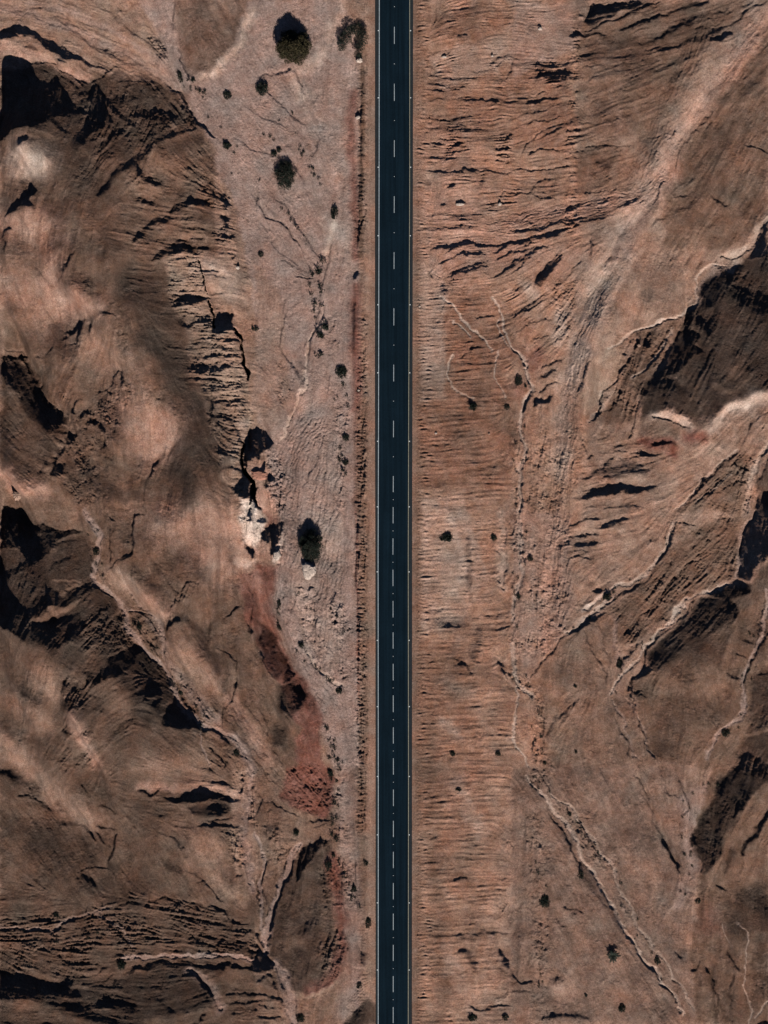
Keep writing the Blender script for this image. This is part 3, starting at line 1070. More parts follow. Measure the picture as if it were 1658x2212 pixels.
C K gravel .9 36 290,500 220,620 150,800 90,980 60,1170
B K .2 12 60,620 50,800 70,900
B K .2 12 20,700 10,850 30,960
B K .2 12 220,560 140,780 80,950
B K .15 18 0,830 20,880
B K .15 16 0,1060 40,1140
N K 2 0,350 300,500 200,620 0,600
P K .1 8 -5,1130 60,1210 135,1270 120,1300 60,1320 -5,1295
B K .3 20 0,1360 100,1350 150,1400
C K gravel .9 50 130,1260 190,1350 220,1500 255,1658
B K 1.2 8 100,1240 160,1260
B K .1 15 -5,1450 140,1458 190,1510
B K .2 12 0,1520 150,1530
B K .2 12 0,1590 180,1595
B K 1.05 14 0,1490 140,1495
C K gravel .7 90 560,0 570,300 600,600 640,1000 640,1250 560,1600
N K 1.8 470,0 560,0 600,500 660,900 600,900 520,600
N K 2.8 660,0 720,0 720,400 660,400
K K brown .5 660,0 725,0 720,400 650,400
B K .25 12 670,20 690,140
B K .2 6 640,600 645,760
S K .6 6 5 80 620,1500 700,1420 740,1400
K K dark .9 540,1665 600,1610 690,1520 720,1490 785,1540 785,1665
P K .4 6 540,1665 600,1610 690,1520 720,1490 785,1540 785,1665
H K .5 30 600,1610 690,1520 720,1490
P K 0 4 675,1188 700,1200 760,1198 785,1210 720,1245 705,1290 680,1260
B K 1.4 12 720,1260 780,1240
B K 1.4 10 690,1330 780,1330
B K 0 10 690,1342 780,1345
B K 1.4 8 690,1358 780,1362
B K 0 8 700,1368 780,1375
P K 0 4 695,1383 785,1390 785,1425 740,1410
B K .2 24 735,1290 780,1300
C K tan .6 50 740,1240 740,1400
C K brown .5 60 1045,0 1045,1658
C K brown .6 110 1130,0 1140,400 1180,1000 1190,1500
C K pale .4 90 1300,100 1400,300 1450,420
C K pale .3 80 1240,1200 1330,1400 1400,1560
C K brown .5 160 1370,560 1340,700
B K .25 14 1130,465 1175,460
B K .2 14 1280,720 1370,710
B K .3 12 1570,716 1605,712
B K .2 14 1060,1152 1100,1148
B K .15 12 1060,1198 1130,1190
B K .2 12 1055,1235 1085,1260
B K 1.2 14 1060,1135 1120,1132
B K .15 40 1300,1190 1370,1195
B K .35 40 1370,1200 1420,1300
B K .25 30 1570,1190 1640,1310
B K .2 14 1370,1550 1480,1560 1665,1548
B K 1.15 60 1400,1480 1658,1460
B K .4 14 1100,1080 1300,1090 1658,1070
F K 500,0 560,400 630,1000 600,1500
F K 60,600 60,1150
F K 280,520 80,1100
F K 450,600 550,1000 400,1400
F K 300,700 280,1100
F K 200,1300 250,1650
F K 0,1500 150,1500
F K 250,50 450,250
F K 700,1300 780,1300
F K 690,50 690,400
F K 1045,100 1045,1600
F K 1080,200 1658,200
F K 1080,700 1658,700
F K 1080,1200 1658,1200
F K 1080,1600 1658,1600
# ---- L bottom right
K L gravel .35 0,0 1100,0 1200,600 1100,1000 1200,1658 0,1658
K L brown .5 0,0 1100,0 1200,600 1100,1000 1200,1658 0,1658
C L pale .8 26 100,60 200,180 360,380 470,600 560,760 680,960 800,1140 900,1290 1000,1430 1120,1600
B L 1.15 16 100,60 200,180 360,380 470,600 560,760 680,960 800,1140 900,1290 1000,1430 1120,1600
B L .2 14 220,230 330,430 430,600 540,750 650,920 740,1060 850,1240 950,1380 1100,1600
B L .55 60 400,600 520,760 640,940 720,1060
C L pale .5 22 250,180 400,300 500,440 620,600 690,740 800,1000 900,1150 1030,1320 1180,1560
N L 2 240,170 400,290 500,420 640,600 700,760 600,700 480,560 360,360
N L 2 100,0 260,0 240,150 180,170
N L 1.6 100,300 230,300 240,900 230,1658 110,1658
B L .35 14 800,40 880,200 930,380 960,430
B L .15 22 960,430 1010,520 1080,680
B L .3 12 1080,60 1140,250 1100,300
B L .4 10 560,0 620,120
B L .3 10 960,0 1000,150 1080,200
K L gravel .6 1340,60 1060,200 1100,400 1180,380 1220,290
C L gravel .7 60 1150,300 1150,600 1130,760 1080,880
B L 1.1 60 1150,300 1150,600 1130,760
K L brown .9 1300,0 1658,0 1658,1658 1200,1658 1150,1200 1200,900 1200,580 1170,440
P L .33 15 1440,0 1658,0 1658,60 1550,120 1470,330 1350,520 1290,650 1230,700 1200,580 1170,440 1250,280 1360,70
B L 0 50 1440,10 1560,-5 1658,-10
B L .1 40 1400,70 1330,160
B L .1 34 1480,200 1440,320 1350,470
B L 0 16 1205,580 1205,700
B L 1.2 22 1550,130 1480,330 1350,560 1300,700
B L .08 28 1660,250 1570,400 1480,560
B L 1.2 40 1660,330 1570,500 1430,690
B L .5 30 1450,480 1380,660
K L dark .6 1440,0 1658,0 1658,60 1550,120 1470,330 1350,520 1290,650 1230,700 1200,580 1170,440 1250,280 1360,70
P L .5 40 1480,780 1620,760 1640,1000 1520,1050 1400,1020
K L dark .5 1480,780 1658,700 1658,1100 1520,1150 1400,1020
B L .15 16 1310,765 1390,775
B L 1.1 60 1300,820 1380,830
C L red .4 140 1260,960 1280,1020
B L .2 13 1260,1290 1310,1420 1330,1560
B L .3 16 1430,1330 1415,1450 1430,1550
B L .3 20 1390,1180 1460,1300
C L pale .6 10 1455,1000 1515,1090 1500,1200 1495,1400 1530,1500 1540,1658
B L 1.25 8 1455,1000 1515,1090 1500,1200 1495,1400 1530,1500
C L pale .5 10 1360,1000 1400,1110
C L pale .6 12 1658,1470 1560,1600
P L 0 8 1570,1665 1600,1630 1665,1625 1665,1665
P L .6 40 1550,1100 1658,1100 1658,1450 1560,1550 1530,1300
B L .25 10 330,900 400,940 470,942
B L 1.2 6 160,605 230,620 260,585 310,578 350,600
B L .3 6 165,618 235,630 275,600 340,612
B L .15 9 1150,1308 1200,1302 1225,1240
B L .2 10 1050,1190 1100,1250
B L .3 30 210,1630 330,1600 500,1635
B L .4 12 0,1440 120,1452
B L .35 60 260,1380 330,1400
B L .2 18 0,1340 60,1390 140,1375
B L 1.15 100 270,1450 370,1460
C L pale .3 100 250,1440 400,1470
B L .35 10 1000,1010 1040,1100
F L 80,0 350,400 700,1000 1100,1600
F L 800,0 1000,500 1100,700
F L 1150,200 1150,700 1050,900
F L 50,200 50,1600
F L 1550,200 1300,700
F L 1500,900 1500,1600
F L 1250,900 1300,1600
F L 400,1100 600,1600
F L 500,100 700,600
# ---- Z broad modelling of the hills
B Z 1.5 70 50,345 95,365
B Z 1.35 60 30,480 110,505
B Z 1.3 70 15,620 95,640 115,690
B Z 1.5 46 150,645 185,665 215,672
B Z 1.3 80 190,745 255,790
B Z 1.35 90 295,900 350,955
B Z 1.35 50 320,985 395,905
B Z 1.25 60 250,960 265,1045
B Z 1.35 76 350,1120 430,1105 490,1150
B Z 1.3 60 430,1185 500,1245
B Z 1.5 40 250,1245 330,1300 362,1330
B Z 1.35 60 385,1405 470,1485
B Z 1.2 60 420,1325 470,1285
B Z 1.25 60 300,700 340,640
B Z .62 80 130,330 200,400
B Z .72 90 170,470 250,560
B Z .55 100 280,600 370,700
B Z .55 90 375,760 430,890
B Z .6 80 440,900 478,1010
B Z .5 60 420,935 400,1040 345,1125
B Z .55 50 110,710 160,770
B Z .6 34 240,880 262,960
B Z .6 44 200,1010 240,1080
B Z .55 40 430,1380 490,1460
B Z .6 40 400,1180 440,1250
B Z 1.35 50 95,1445 130,1490
B Z 1.3 44 30,1500 105,1560
B Z 1.5 40 168,1545 208,1640
B Z 1.3 50 5,1600 100,1700 200,1780
B Z .55 90 60,1790 190,1850
B Z .6 60 290,1745 335,1800
B Z 1.3 70 425,1810 470,1890
B Z .55 60 210,1925 330,1905
B Z 1.2 60 330,1640 450,1680
B Z .7 60 230,1580 330,1540
B Z .6 60 130,1400 230,1430
S Z .45 3 6 60 505,1520 600,1690
B Z 1.3 14 515,1510 590,1640
C Z pink .6 26 500,1510 575,1640
B Z 1.3 16 570,1640 640,1690
S Z .5 4 9 46 1540,20 1480,150 1400,330 1370,400
S Z .4 4 8 44 1320,540 1270,690 1235,830 1215,1000
S Z .5 3.4 6 40 1215,1000 1210,1300
S Z .4 3.4 8 46 1370,410 1300,440 1200,465 1060,490
B Z 1.35 30 1330,520 1280,660
B Z 1.3 26 1300,560 1260,640
C Z pale .6 50 1400,400 1330,520 1280,660 1235,830
C Z pale .35 60 1640,20 1500,200 1400,400
B Z .6 30 1420,430 1330,560 1260,740
B Z .6 70 1450,560 1400,640
B Z .65 70 1560,300 1500,420
B Z 1.25 50 1350,690 1290,760
B Z .5 80 1280,100 1400,150
B Z .6 60 1290,220 1360,290
B Z 1.2 60 1560,140 1440,260
B Z 1.2 60 1300,1160 1380,1230
B Z .6 60 1480,1420 1560,1380
B Z 1.2 50 1550,1480 1480,1560
B Z .7 70 1420,1620 1520,1500
B Z .6 50 1570,1950 1640,2000
B Z 1.2 40 1560,1820 1620,1760
B Z 1.2 30 650,900 700,830
S Z .5 3 9 70 700,900 640,960 612,1100 625,1200
S Z .5 3 7 60 720,950 700,1100 650,1250
S Z .55 3 7 60 735,1150 700,1350 715,1450
S Z .55 3 6 60 610,1180 612,1280 650,1420 720,1540
B Z .3 3 590,160 640,160 655,205
B Z .3 3 560,175 600,225 660,270
B Z .35 3 530,230 580,260 625,270
B Z .35 3 500,300 560,330 620,345 660,420
B Z .3 3 590,420 640,480 690,560
B Z .35 3 560,480 600,540 650,580
B Z .35 3 600,560 650,585 690,590
B Z .3 4 650,760 690,700 700,640
B Z .3 3 720,520 700,600 680,700 660,800
B Z 1.3 4 725,540 708,600 690,690
B Z 1.3 3 120,20 220,80 330,120
B Z .4 3 110,30 200,95 330,140
B Z .4 3 200,0 280,60 350,120
B Z .4 3 20,20 120,50 220,110 300,145
C Z gravel .6 18 0,10 150,60 300,130 380,180
C Z gravel .6 14 60,0 220,50 370,150
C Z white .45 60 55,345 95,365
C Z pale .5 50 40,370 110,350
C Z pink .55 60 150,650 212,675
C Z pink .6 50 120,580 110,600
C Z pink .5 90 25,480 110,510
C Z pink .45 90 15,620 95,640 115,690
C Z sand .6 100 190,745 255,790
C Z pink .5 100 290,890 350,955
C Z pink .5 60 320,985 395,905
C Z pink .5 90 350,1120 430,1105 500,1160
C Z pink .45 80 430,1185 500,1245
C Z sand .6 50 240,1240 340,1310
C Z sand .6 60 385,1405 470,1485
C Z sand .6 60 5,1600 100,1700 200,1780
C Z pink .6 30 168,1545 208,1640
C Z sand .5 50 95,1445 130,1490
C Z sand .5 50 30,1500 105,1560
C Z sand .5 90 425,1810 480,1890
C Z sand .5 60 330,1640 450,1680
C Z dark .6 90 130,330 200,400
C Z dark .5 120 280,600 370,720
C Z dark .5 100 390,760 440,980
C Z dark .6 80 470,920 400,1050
'''  # last Z colours put hill light and shade into albedo, besides real pale soil

# ==== TERRAIN MATH ====
S = 0.11                      # metres per plan unit (the survey grid below is in plan units)
CX, CY = 829.0, 1106.0
STEP = 1.5
X0, X1, Y0, Y1 = -110.0, 1770.0, -150.0, 2360.0
SUN_EL = 30.0                 # degrees
SUN_AZ = (0.20, -0.98)        # plan direction towards the sun (x right, y up)
ORIG = {c: ((i % 3) * 552.8, (i // 3) * 552.8, 1 / 3.0) for i, c in enumerate('ABCDEFGHIJKL')}
ORIG.update(Z=(0, 0, 1.0), M=(900, 0, .3545), O=(900, 450, .3545), U=(365.6, 551.2, .1678), V=(506.2, 899.9, .1678))
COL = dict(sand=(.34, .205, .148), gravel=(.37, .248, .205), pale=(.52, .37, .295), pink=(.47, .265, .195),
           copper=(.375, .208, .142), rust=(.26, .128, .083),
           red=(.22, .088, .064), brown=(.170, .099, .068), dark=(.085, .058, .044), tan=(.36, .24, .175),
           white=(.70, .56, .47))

def build_terrain(DATA):
    rs = np.random.RandomState(7)
    nx = int((X1 - X0) / STEP) + 1; ny = int((Y1 - Y0) / STEP) + 1
    gx = X0 + np.arange(nx) * STEP; gy = Y0 + np.arange(ny) * STEP
    GX, GY = np.meshgrid(gx.astype(np.float32), gy.astype(np.float32))
    kx = np.fft.rfftfreq(nx)[None, :] / STEP; ky = np.fft.fftfreq(ny)[:, None] / STEP   # cycles per unit
    K = np.sqrt(kx * kx + ky * ky); K[0, 0] = 1e-6

    def band(lam, bw=.5, ax=1.0, ay=1.0):        # band-limited noise of wavelength lam
        k = np.sqrt((kx * ax) ** 2 + (ky * ay) ** 2) + 1e-9
        w = np.exp(-(np.log(k * lam) ** 2) / (2 * bw * bw))
        f = np.fft.irfft2(np.fft.rfft2(rs.randn(ny, nx)) * w, s=(ny, nx))
        return (f / f.std()).astype(np.float32)

    def fbm(l0, n, pers=.5):
        o = 0; a = 1.0; t = 0
        for i in range(n):
            o = o + a * band(l0 / 2 ** i); t += a * a; a *= pers
        return o / math.sqrt(t)

    wx = band(90) * 2.6 + band(26) * 1.1 + band(9) * .35
    wy = band(90) * 2.6 + band(26) * 1.1 + band(9) * .5
    damp = np.clip((np.abs(GX - 851) - 60) / 60, 0.1, 1)
    PX = GX + wx * damp; PY = GY + wy * damp

    def win(pts, pad):
        x = [p[0] for p in pts]; y = [p[1] for p in pts]
        i0 = max(0, int((min(x) - pad - X0) / STEP)); i1 = min(nx, int((max(x) + pad - X0) / STEP) + 2)
        j0 = max(0, int((min(y) - pad - Y0) / STEP)); j1 = min(ny, int((max(y) + pad - Y0) / STEP) + 2)
        return slice(j0, max(j1, j0)), slice(i0, max(i1, i0))

    def smooth(t):
        t = np.clip(t, 0, 1); return t * t * (3 - 2 * t)

    def spline(pts):
        if len(pts) < 3: return pts
        P = [pts[0]] + list(pts) + [pts[-1]]; out = []
        for i in range(1, len(P) - 2):
            a, b, c, d = P[i - 1], P[i], P[i + 1], P[i + 2]
            for k in range(4):
                t = k / 4.0
                out.append(tuple(.5 * (2 * b[m] + (c[m] - a[m]) * t + (2 * a[m] - 5 * b[m] + 4 * c[m] - d[m]) * t * t
                                       + (3 * b[m] - a[m] - 3 * c[m] + d[m]) * t ** 3) for m in (0, 1)))
        return out + [pts[-1]]

    def brush(pts, w, taper=True, soft=.5):
        pts = spline(pts)
        r = w / 2.0; pad = r * 1.6 + 14
        sl = win(pts, pad)
        x = PX[sl]; y = PY[sl]
        if x.size == 0: return sl, x
        L = [0.0]
        for a, b in zip(pts[:-1], pts[1:]): L.append(L[-1] + math.hypot(b[0] - a[0], b[1] - a[1]))
        T_ = max(L[-1], 1e-6); m = np.zeros(x.shape, np.float32)
        for i, (a, b) in enumerate(zip(pts[:-1], pts[1:])):
            dx, dy = b[0] - a[0], b[1] - a[1]; l2 = dx * dx + dy * dy
            if l2 < 1e-9: continue
            s2 = win([a, b], pad)
            q = (slice(max(s2[0].start, sl[0].start) - sl[0].start, max(s2[0].stop - sl[0].start, 0)),
                 slice(max(s2[1].start, sl[1].start) - sl[1].start, max(s2[1].stop - sl[1].start, 0)))
            xx = x[q]; yy = y[q]
            if xx.size == 0: continue
            t = np.clip(((xx - a[0]) * dx + (yy - a[1]) * dy) / l2, 0, 1)
            d = np.hypot(xx - a[0] - t * dx, yy - a[1] - t * dy)
            rr = r
            if taper:
                u = (L[i] + t * math.sqrt(l2)) / T_
                rr = r * np.clip(np.minimum(u, 1 - u) * 5 + .35, 0, 1)
            rr = rr * np.float32(1) + 1e-3
            m[q] = np.maximum(m[q], smooth((rr * (1 + soft) + .6 - d) / (rr * 2 * soft + 1.2)))
        return sl, m

    def poly(pts, soft):
        pad = soft + 14; sl = win(pts, pad)
        x = PX[sl]; y = PY[sl]
        if x.size == 0: return sl, x
        ins = np.zeros(x.shape, bool); d = np.full(x.shape, 1e9, np.float32)
        for a, b in zip(pts, pts[1:] + pts[:1]):
            dx, dy = b[0] - a[0], b[1] - a[1]; l2 = dx * dx + dy * dy
            if l2 < 1e-9: continue
            t = np.clip(((x - a[0]) * dx + (y - a[1]) * dy) / l2, 0, 1)
            d = np.minimum(d, np.hypot(x - a[0] - t * dx, y - a[1] - t * dy))
            if abs(dy) > 1e-9:
                c = (a[1] > y) != (b[1] > y)
                ins ^= c & (x < a[0] + (y - a[1]) * dx / dy)
        sd = np.where(ins, d, -d); s = max(soft, .8)
        return sl, smooth(sd / (2 * s) + .5)

    T = np.ones((ny, nx), np.float32)
    R = np.full((ny, nx), .55, np.float32)
    C = np.ones((ny, nx, 3), np.float32) * np.array(COL['sand'], np.float32)
    Hx = np.zeros((ny, nx), np.float32); Tr = np.zeros((ny, nx), np.float32); Gr = np.zeros((ny, nx), np.float32)
    flows = []
    for ln in DATA.strip().splitlines():
        f = ln.split()
        if not f or f[0] == '#': continue
        o = ORIG[f[1]]
        n = {'P': 4, 'B': 4, 'H': 4, 'T': 4, 'S': 6, 'C': 5, 'K': 4, 'N': 3, 'F': 2}[f[0]]
        if f[0] == 'C' :                     # two spellings: C tile colour alpha width / C colour first
            if f[1] in COL: raise ValueError(ln)
        pts = [tuple(float(v) for v in p.split(',')) for p in f[n:]]
        pts = [(o[0] + p[0] * o[2], o[1] + p[1] * o[2]) for p in pts]
        z = o[2]; c = f[0]
        if c == 'F': flows.append(pts); continue
        if c == 'P':
            sl, m = poly(pts, float(f[3]) * z); v = float(f[2])
            T[sl] += (v - T[sl]) * m
        elif c == 'B':
            w = float(f[3]) * z; sl, m = brush(pts, w, soft=.45 if w < 12 else .8); v = float(f[2])
            if w >= 12: m = m * .9
            T[sl] += (v - T[sl]) * m
        elif c == 'S':
            w = float(f[3]) * z; k = int(f[4]); wid = float(f[5]) * z; v = float(f[2])
            for q in range(k):
                off = ((q + .5) / k - .5) * wid + rs.uniform(-1, 1)
                pp = []
                for i, p in enumerate(pts):
                    a = pts[max(i - 1, 0)]; b = pts[min(i + 1, len(pts) - 1)]
                    l = math.hypot(b[0] - a[0], b[1] - a[1]) + 1e-6
                    pp.append((p[0] - (b[1] - a[1]) / l * off, p[1] + (b[0] - a[0]) / l * off))
                sl, m = brush(pp, w * rs.uniform(.7, 1.2), soft=.4)
                a_ = rs.uniform(.5, 1)
                T[sl] += (v - T[sl]) * m * a_ * .8
                if abs(off) < 900: Gr[sl] -= .13 * m * a_
        elif c in 'HT':
            sl, m = brush(pts, float(f[3]) * z, soft=.5 if c == 'H' else .15)
            (Hx if c == 'H' else Tr)[sl] += float(f[2]) * m
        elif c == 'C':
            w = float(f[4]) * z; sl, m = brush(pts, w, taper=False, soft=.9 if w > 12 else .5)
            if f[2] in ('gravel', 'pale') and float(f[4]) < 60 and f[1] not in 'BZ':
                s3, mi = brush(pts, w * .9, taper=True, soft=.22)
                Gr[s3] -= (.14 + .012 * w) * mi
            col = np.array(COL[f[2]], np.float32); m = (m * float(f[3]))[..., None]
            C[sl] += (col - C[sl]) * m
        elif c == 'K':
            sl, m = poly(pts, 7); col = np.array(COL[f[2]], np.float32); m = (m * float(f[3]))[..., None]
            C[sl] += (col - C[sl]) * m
        elif c == 'N':
            sl, m = poly(pts, 8); R[sl] += (float(f[2]) - R[sl]) * m

    # flow directions of the erosion, interpolated from the drainage lines
    cs = 14; cxs = np.arange(X0, X1 + cs, cs); cys = np.arange(Y0, Y1 + cs, cs)
    QX, QY = np.meshgrid(cxs, cys); A = np.zeros(QX.shape); Bq = np.zeros(QX.shape); W = np.zeros(QX.shape)
    for pts in flows:
        for a, b in zip(pts[:-1], pts[1:]):
            dx, dy = b[0] - a[0], b[1] - a[1]; l2 = dx * dx + dy * dy
            if l2 < 1: continue
            t = np.clip(((QX - a[0]) * dx + (QY - a[1]) * dy) / l2, 0, 1)
            d2 = (QX - a[0] - t * dx) ** 2 + (QY - a[1] - t * dy) ** 2
            w = 1.0 / (d2 + 400) ** 1.5; th = 2 * math.atan2(dy, dx)
            A += w * math.cos(th); Bq += w * math.sin(th); W += w
    def up(F):                               # bilinear upsample of the coarse field
        u = (gx - X0) / cs; v = (gy - Y0) / cs
        i = u.astype(int); fu = u - i; j = v.astype(int); fv = v - j
        F0 = F[:, i] * (1 - fu) + F[:, i + 1] * fu
        return (F0[j] * (1 - fv)[:, None] + F0[j + 1] * fv[:, None]).astype(np.float32)
    th = np.arctan2(up(Bq / W), up(A / W)) / 2 + band(60) * .10 + band(20) * .07
    rz = smooth((GX - 900) / 10) * (1 - smooth((GX - 1040) / 90)) * smooth((GY - 560) / 60)
    th = th - rz * ((th + math.pi / 2) % math.pi - math.pi / 2) * .93 - rz * .05
    VX = np.cos(th); VY = np.sin(th)

    def lic(N, length, ds=1.6):              # smear noise along the flow
        acc = N.copy(); tot = 1.0; n = int(length / ds / STEP)
        I = np.arange(nx, dtype=np.float32)[None, :]; J = np.arange(ny, dtype=np.float32)[:, None]
        for sgn in (1, -1):
            px = np.broadcast_to(I, (ny, nx)).copy(); py = np.broadcast_to(J, (ny, nx)).copy()
            vx0 = VX * sgn; vy0 = VY * sgn
            for k in range(n):
                px += vx0 * ds; py += vy0 * ds
                ix = np.clip(px + .5, 0, nx - 1).astype(np.int32); iy = np.clip(py + .5, 0, ny - 1).astype(np.int32)
                vx = VX[iy, ix]; vy = VY[iy, ix]
                s = np.where(vx * vx0 + vy * vy0 < 0, -1, 1); vx0 = vx * s; vy0 = vy * s
                w = 1 - (k + 1) / (n + 1); acc += N[iy, ix] * w; tot += w
        acc -= acc.mean()
        return acc / acc.std()

    def hf(F, lam):                          # high-pass
        return np.fft.irfft2(np.fft.rfft2(F) * (1 - np.exp(-(K * lam) ** 2)), s=(ny, nx)).astype(np.float32)

    fine = lic(band(6.5, .35), 22); mid = lic(band(14, .4), 36); big = lic(band(38, .4), 70)

    # tone -> slope towards the sun
    se, ce = math.sin(math.radians(SUN_EL)), math.cos(math.radians(SUN_EL))
    g = np.linspace(-1.3, 1.3, 400); tt = (se - g * ce) / np.sqrt(1 + g * g) / se
    wash0 = np.exp(-(np.abs(C - np.array(COL['gravel'], np.float32)).sum(2) / .09) ** 2)
    und = lic(band(30, .5), 40) * .06 + fbm(150, 4, .7) * .13
    Tn = np.where(T < 1, 1 - (1 - T) * 1.30, 1 + (T - 1) * 1.55)
    Tn = Tn + und * np.clip(Tn * 1.3, 0, 1) * (1 - .75 * wash0)
    Tn = np.clip(Tn, -.15, 1.88)
    G = np.interp(Tn, tt[::-1], g[::-1]).astype(np.float32)
    G += np.clip(.22 - Tn, 0, .22) * 1.9
    G -= G.mean()
    norm = math.hypot(*SUN_AZ)
    ux, uy = SUN_AZ[0] / norm, -SUN_AZ[1] / norm           # grid y runs down the plan
    kx2, ky2 = 2 * math.pi * kx, 2 * math.pi * ky
    ks = kx2 * ux + ky2 * uy; K2 = kx2 ** 2 + ky2 ** 2
    k0 = 2 * math.pi / 900.0
    keep = 1 - .85 * np.exp(-(ks / np.sqrt(K2 + 1e-12) / .14) ** 2) * (1 - np.exp(-(K * 500) ** 2))
    def solve(Gf):
        Fh = np.fft.rfft2(Gf) * (-1j * ks) / (ks ** 2 + .05 * K2 + k0 ** 2)
        return np.fft.irfft2(Fh * keep, s=(ny, nx)).astype(np.float32) * S   # metres
    west = smooth((430 + (GY - 560) * .17 - GX) / 260 + .2) * smooth((GY + 40) / 500)
    h0 = 5.0 * west + fbm(170, 3) * .22 + Hx
    h = h0 + solve(G)
    lowp = np.exp(-(K * 9) ** 2)
    for it in range(6):
        dy_, dx_ = np.gradient(h / S, STEP)
        lit = (-(dx_ * ux + dy_ * uy) * ce + se) / np.sqrt(1 + dx_ ** 2 + dy_ ** 2) / se
        res = np.where((Tn < .12) & (lit < .02), 0, lit - Tn + np.where(Tn < .12, .12, 0))
        res = np.fft.irfft2(np.fft.rfft2(res) * lowp, s=(ny, nx)).astype(np.float32)
        h = h + solve(res * .6)
    # erosion detail
    road = smooth((np.abs(GX - 850) - 46) / 60)
    amp = R * (1 + .35 * band(120))
    amp = np.clip(amp * (1 + .6 * band(34) * .5), .25, 4)
    right = smooth((GX - 905) / 25) * (1 - smooth((GX - 1075 + .04 * (GY - 1100)) / 120))
    left_hill = 1.0
    fl = np.abs(C - np.array(COL['gravel'], np.float32)).sum(2); wash = np.exp(-(fl / .07) ** 2)
    sm = (1 - .55 * wash)
    dist = np.abs(GX - 850)
    h *= smooth((dist - 46) / np.where(GX < 850, 30, 50))
    side = smooth((dist - 50) / 12)
    rr_ = right * (1.2 - 1.5 * smooth((GY - 700) / 200)) * (1 + .5 * band(60))
    fine2 = lic(band(3.6, .4), 12)
    det = .022 * fine * amp * (1 + rr_) + .010 * fine2 * right * (1 + .5 * band(40)) + .036 * mid * np.minimum(amp, 2.2) * (1 + .5 * right) * sm + .06 * big * np.minimum(amp, 1.3) * sm * (1 - .5 * right)
    lump = band(7, .4) * .017 + band(13, .4) * .020 + band(4, .3) * .012 + band(28, .5) * .03
    h += (det + lump * np.minimum(amp, 3)) * side + Gr * side
    # washed ribs of the ditch on the left and of the embankment toe on the right
    ribs = np.fft.irfft2(np.fft.rfft2(rs.randn(ny, nx)) * np.exp(-((np.abs(ky) - 1 / 9.) * 14) ** 2 - (kx * 26) ** 2), s=(ny, nx)); ribs = (ribs / ribs.std()).astype(np.float32)
    xd = GX - 779 + band(60) * 1.5
    ditch = smooth((11 - np.abs(xd)) / 5) * smooth((GY - 120) / 60) * (.45 + .55 * smooth((GY - 850) / 100)) * (1 - .75 * smooth((GY - 1760) / 80))
    h += ditch * (ribs * .055 * (1 + .6 * band(50)) + band(8, .5) * .035 + band(4, .4) * .018 - .22)
    toe = np.exp(-((GX - 916 - 4 * band(50)) / 13) ** 2)
    h += toe * ribs * .05 * (1 + .7 * band(45)) + .05 * np.exp(-((GX - 903) / 3.5) ** 2) * band(8, .5)
    h += Tr
    # embankment: shoulder level with the road, ground falls away a little on both sides
    h -= .35 * smooth((np.abs(GX - 850) - 60) / 26) * (GX < 850) + .25 * smooth((np.abs(GX - 850) - 56) / 20) * (GX > 850)
    h -= .12 * (1 - smooth((np.abs(GX - 850) - 36) / 5))       # bed under the asphalt
    # edges of the surveyed area settle towards the plain beyond
    ex = np.minimum(GX - X0, X1 - GX); ey = np.minimum(GY - Y0, Y1 - GY)
    e = smooth(np.minimum(ex, ey) / 90)
    h = h * e + (-.6) * (1 - e)
    h = np.where(np.abs(GX - 850) < 46, np.where(e < 1, np.minimum(h, -.12), h), h)
    # natural colour variation of the soils
    v = (1 + .04 * big + .07 * fbm(160, 5, .65) + .03 * mid + .03 * fine)[..., None]
    C = C * np.clip(v, .5, 1.5)
    tint = fbm(120, 4)[..., None] * np.array([.035, -.01, -.03], np.float32)
    C = np.clip(C * (1 + tint), .02, .9)
    return gx, gy, h, C, T, VX, VY
# ==== END TERRAIN MATH ====

GXs, GYs, HH, CC, TT, VXX, VYY = build_terrain(DATA)

def wx_(x): return (x - CX) * S
def wy_(y): return (CY - y) * S
def ground(px, py):
    i = min(max((px - X0) / STEP, 0), len(GXs) - 1.001); j = min(max((py - Y0) / STEP, 0), len(GYs) - 1.001)
    a, b = int(i), int(j); u, v = i - a, j - b
    return float(HH[b, a] * (1 - u) * (1 - v) + HH[b, a + 1] * u * (1 - v) + HH[b + 1, a] * (1 - u) * v + HH[b + 1, a + 1] * u * v)
# the camera sees plan point p, height z, at p * H / (H - z): where a thing stands on high ground its spot is read back
def spot(px, py):
    x, y = px, py
    for _ in range(3):
        f = (CAM_H - ground(x, y)) / CAM_H
        x = CX + (px - CX) * f; y = CY + (py - CY) * f
    return x, y

# ---------- materials ----------
def mat(name):
    m = bpy.data.materials.new(name); m.use_nodes = True
    return m, m.node_tree.nodes, m.node_tree.links, m.node_tree.nodes['Principled BSDF']
def noise(n, l, co, scale, detail=3, rough=.6, dist=0):
    t = n.new('ShaderNodeTexNoise'); t.inputs['Scale'].default_value = scale; t.inputs['Detail'].default_value = detail
    t.inputs['Roughness'].default_value = rough; t.inputs['Distortion'].default_value = dist
    l.new(co, t.inputs['Vector']); return t.outputs['Fac']
def mrange(n, l, f, a, b, c, d):
    t = n.new('ShaderNodeMapRange'); t.inputs[1].default_value = a; t.inputs[2].default_value = b
    t.inputs[3].default_value = c; t.inputs[4].default_value = d; l.new(f, t.inputs[0]); return t.outputs[0]
def mult(n, l, a, b):
    t = n.new('ShaderNodeMix'); t.data_type = 'RGBA'; t.blend_type = 'MULTIPLY'; t.inputs[0].default_value = 1
    l.new(a, t.inputs[6]); l.new(b, t.inputs[7]); return t.outputs[2]

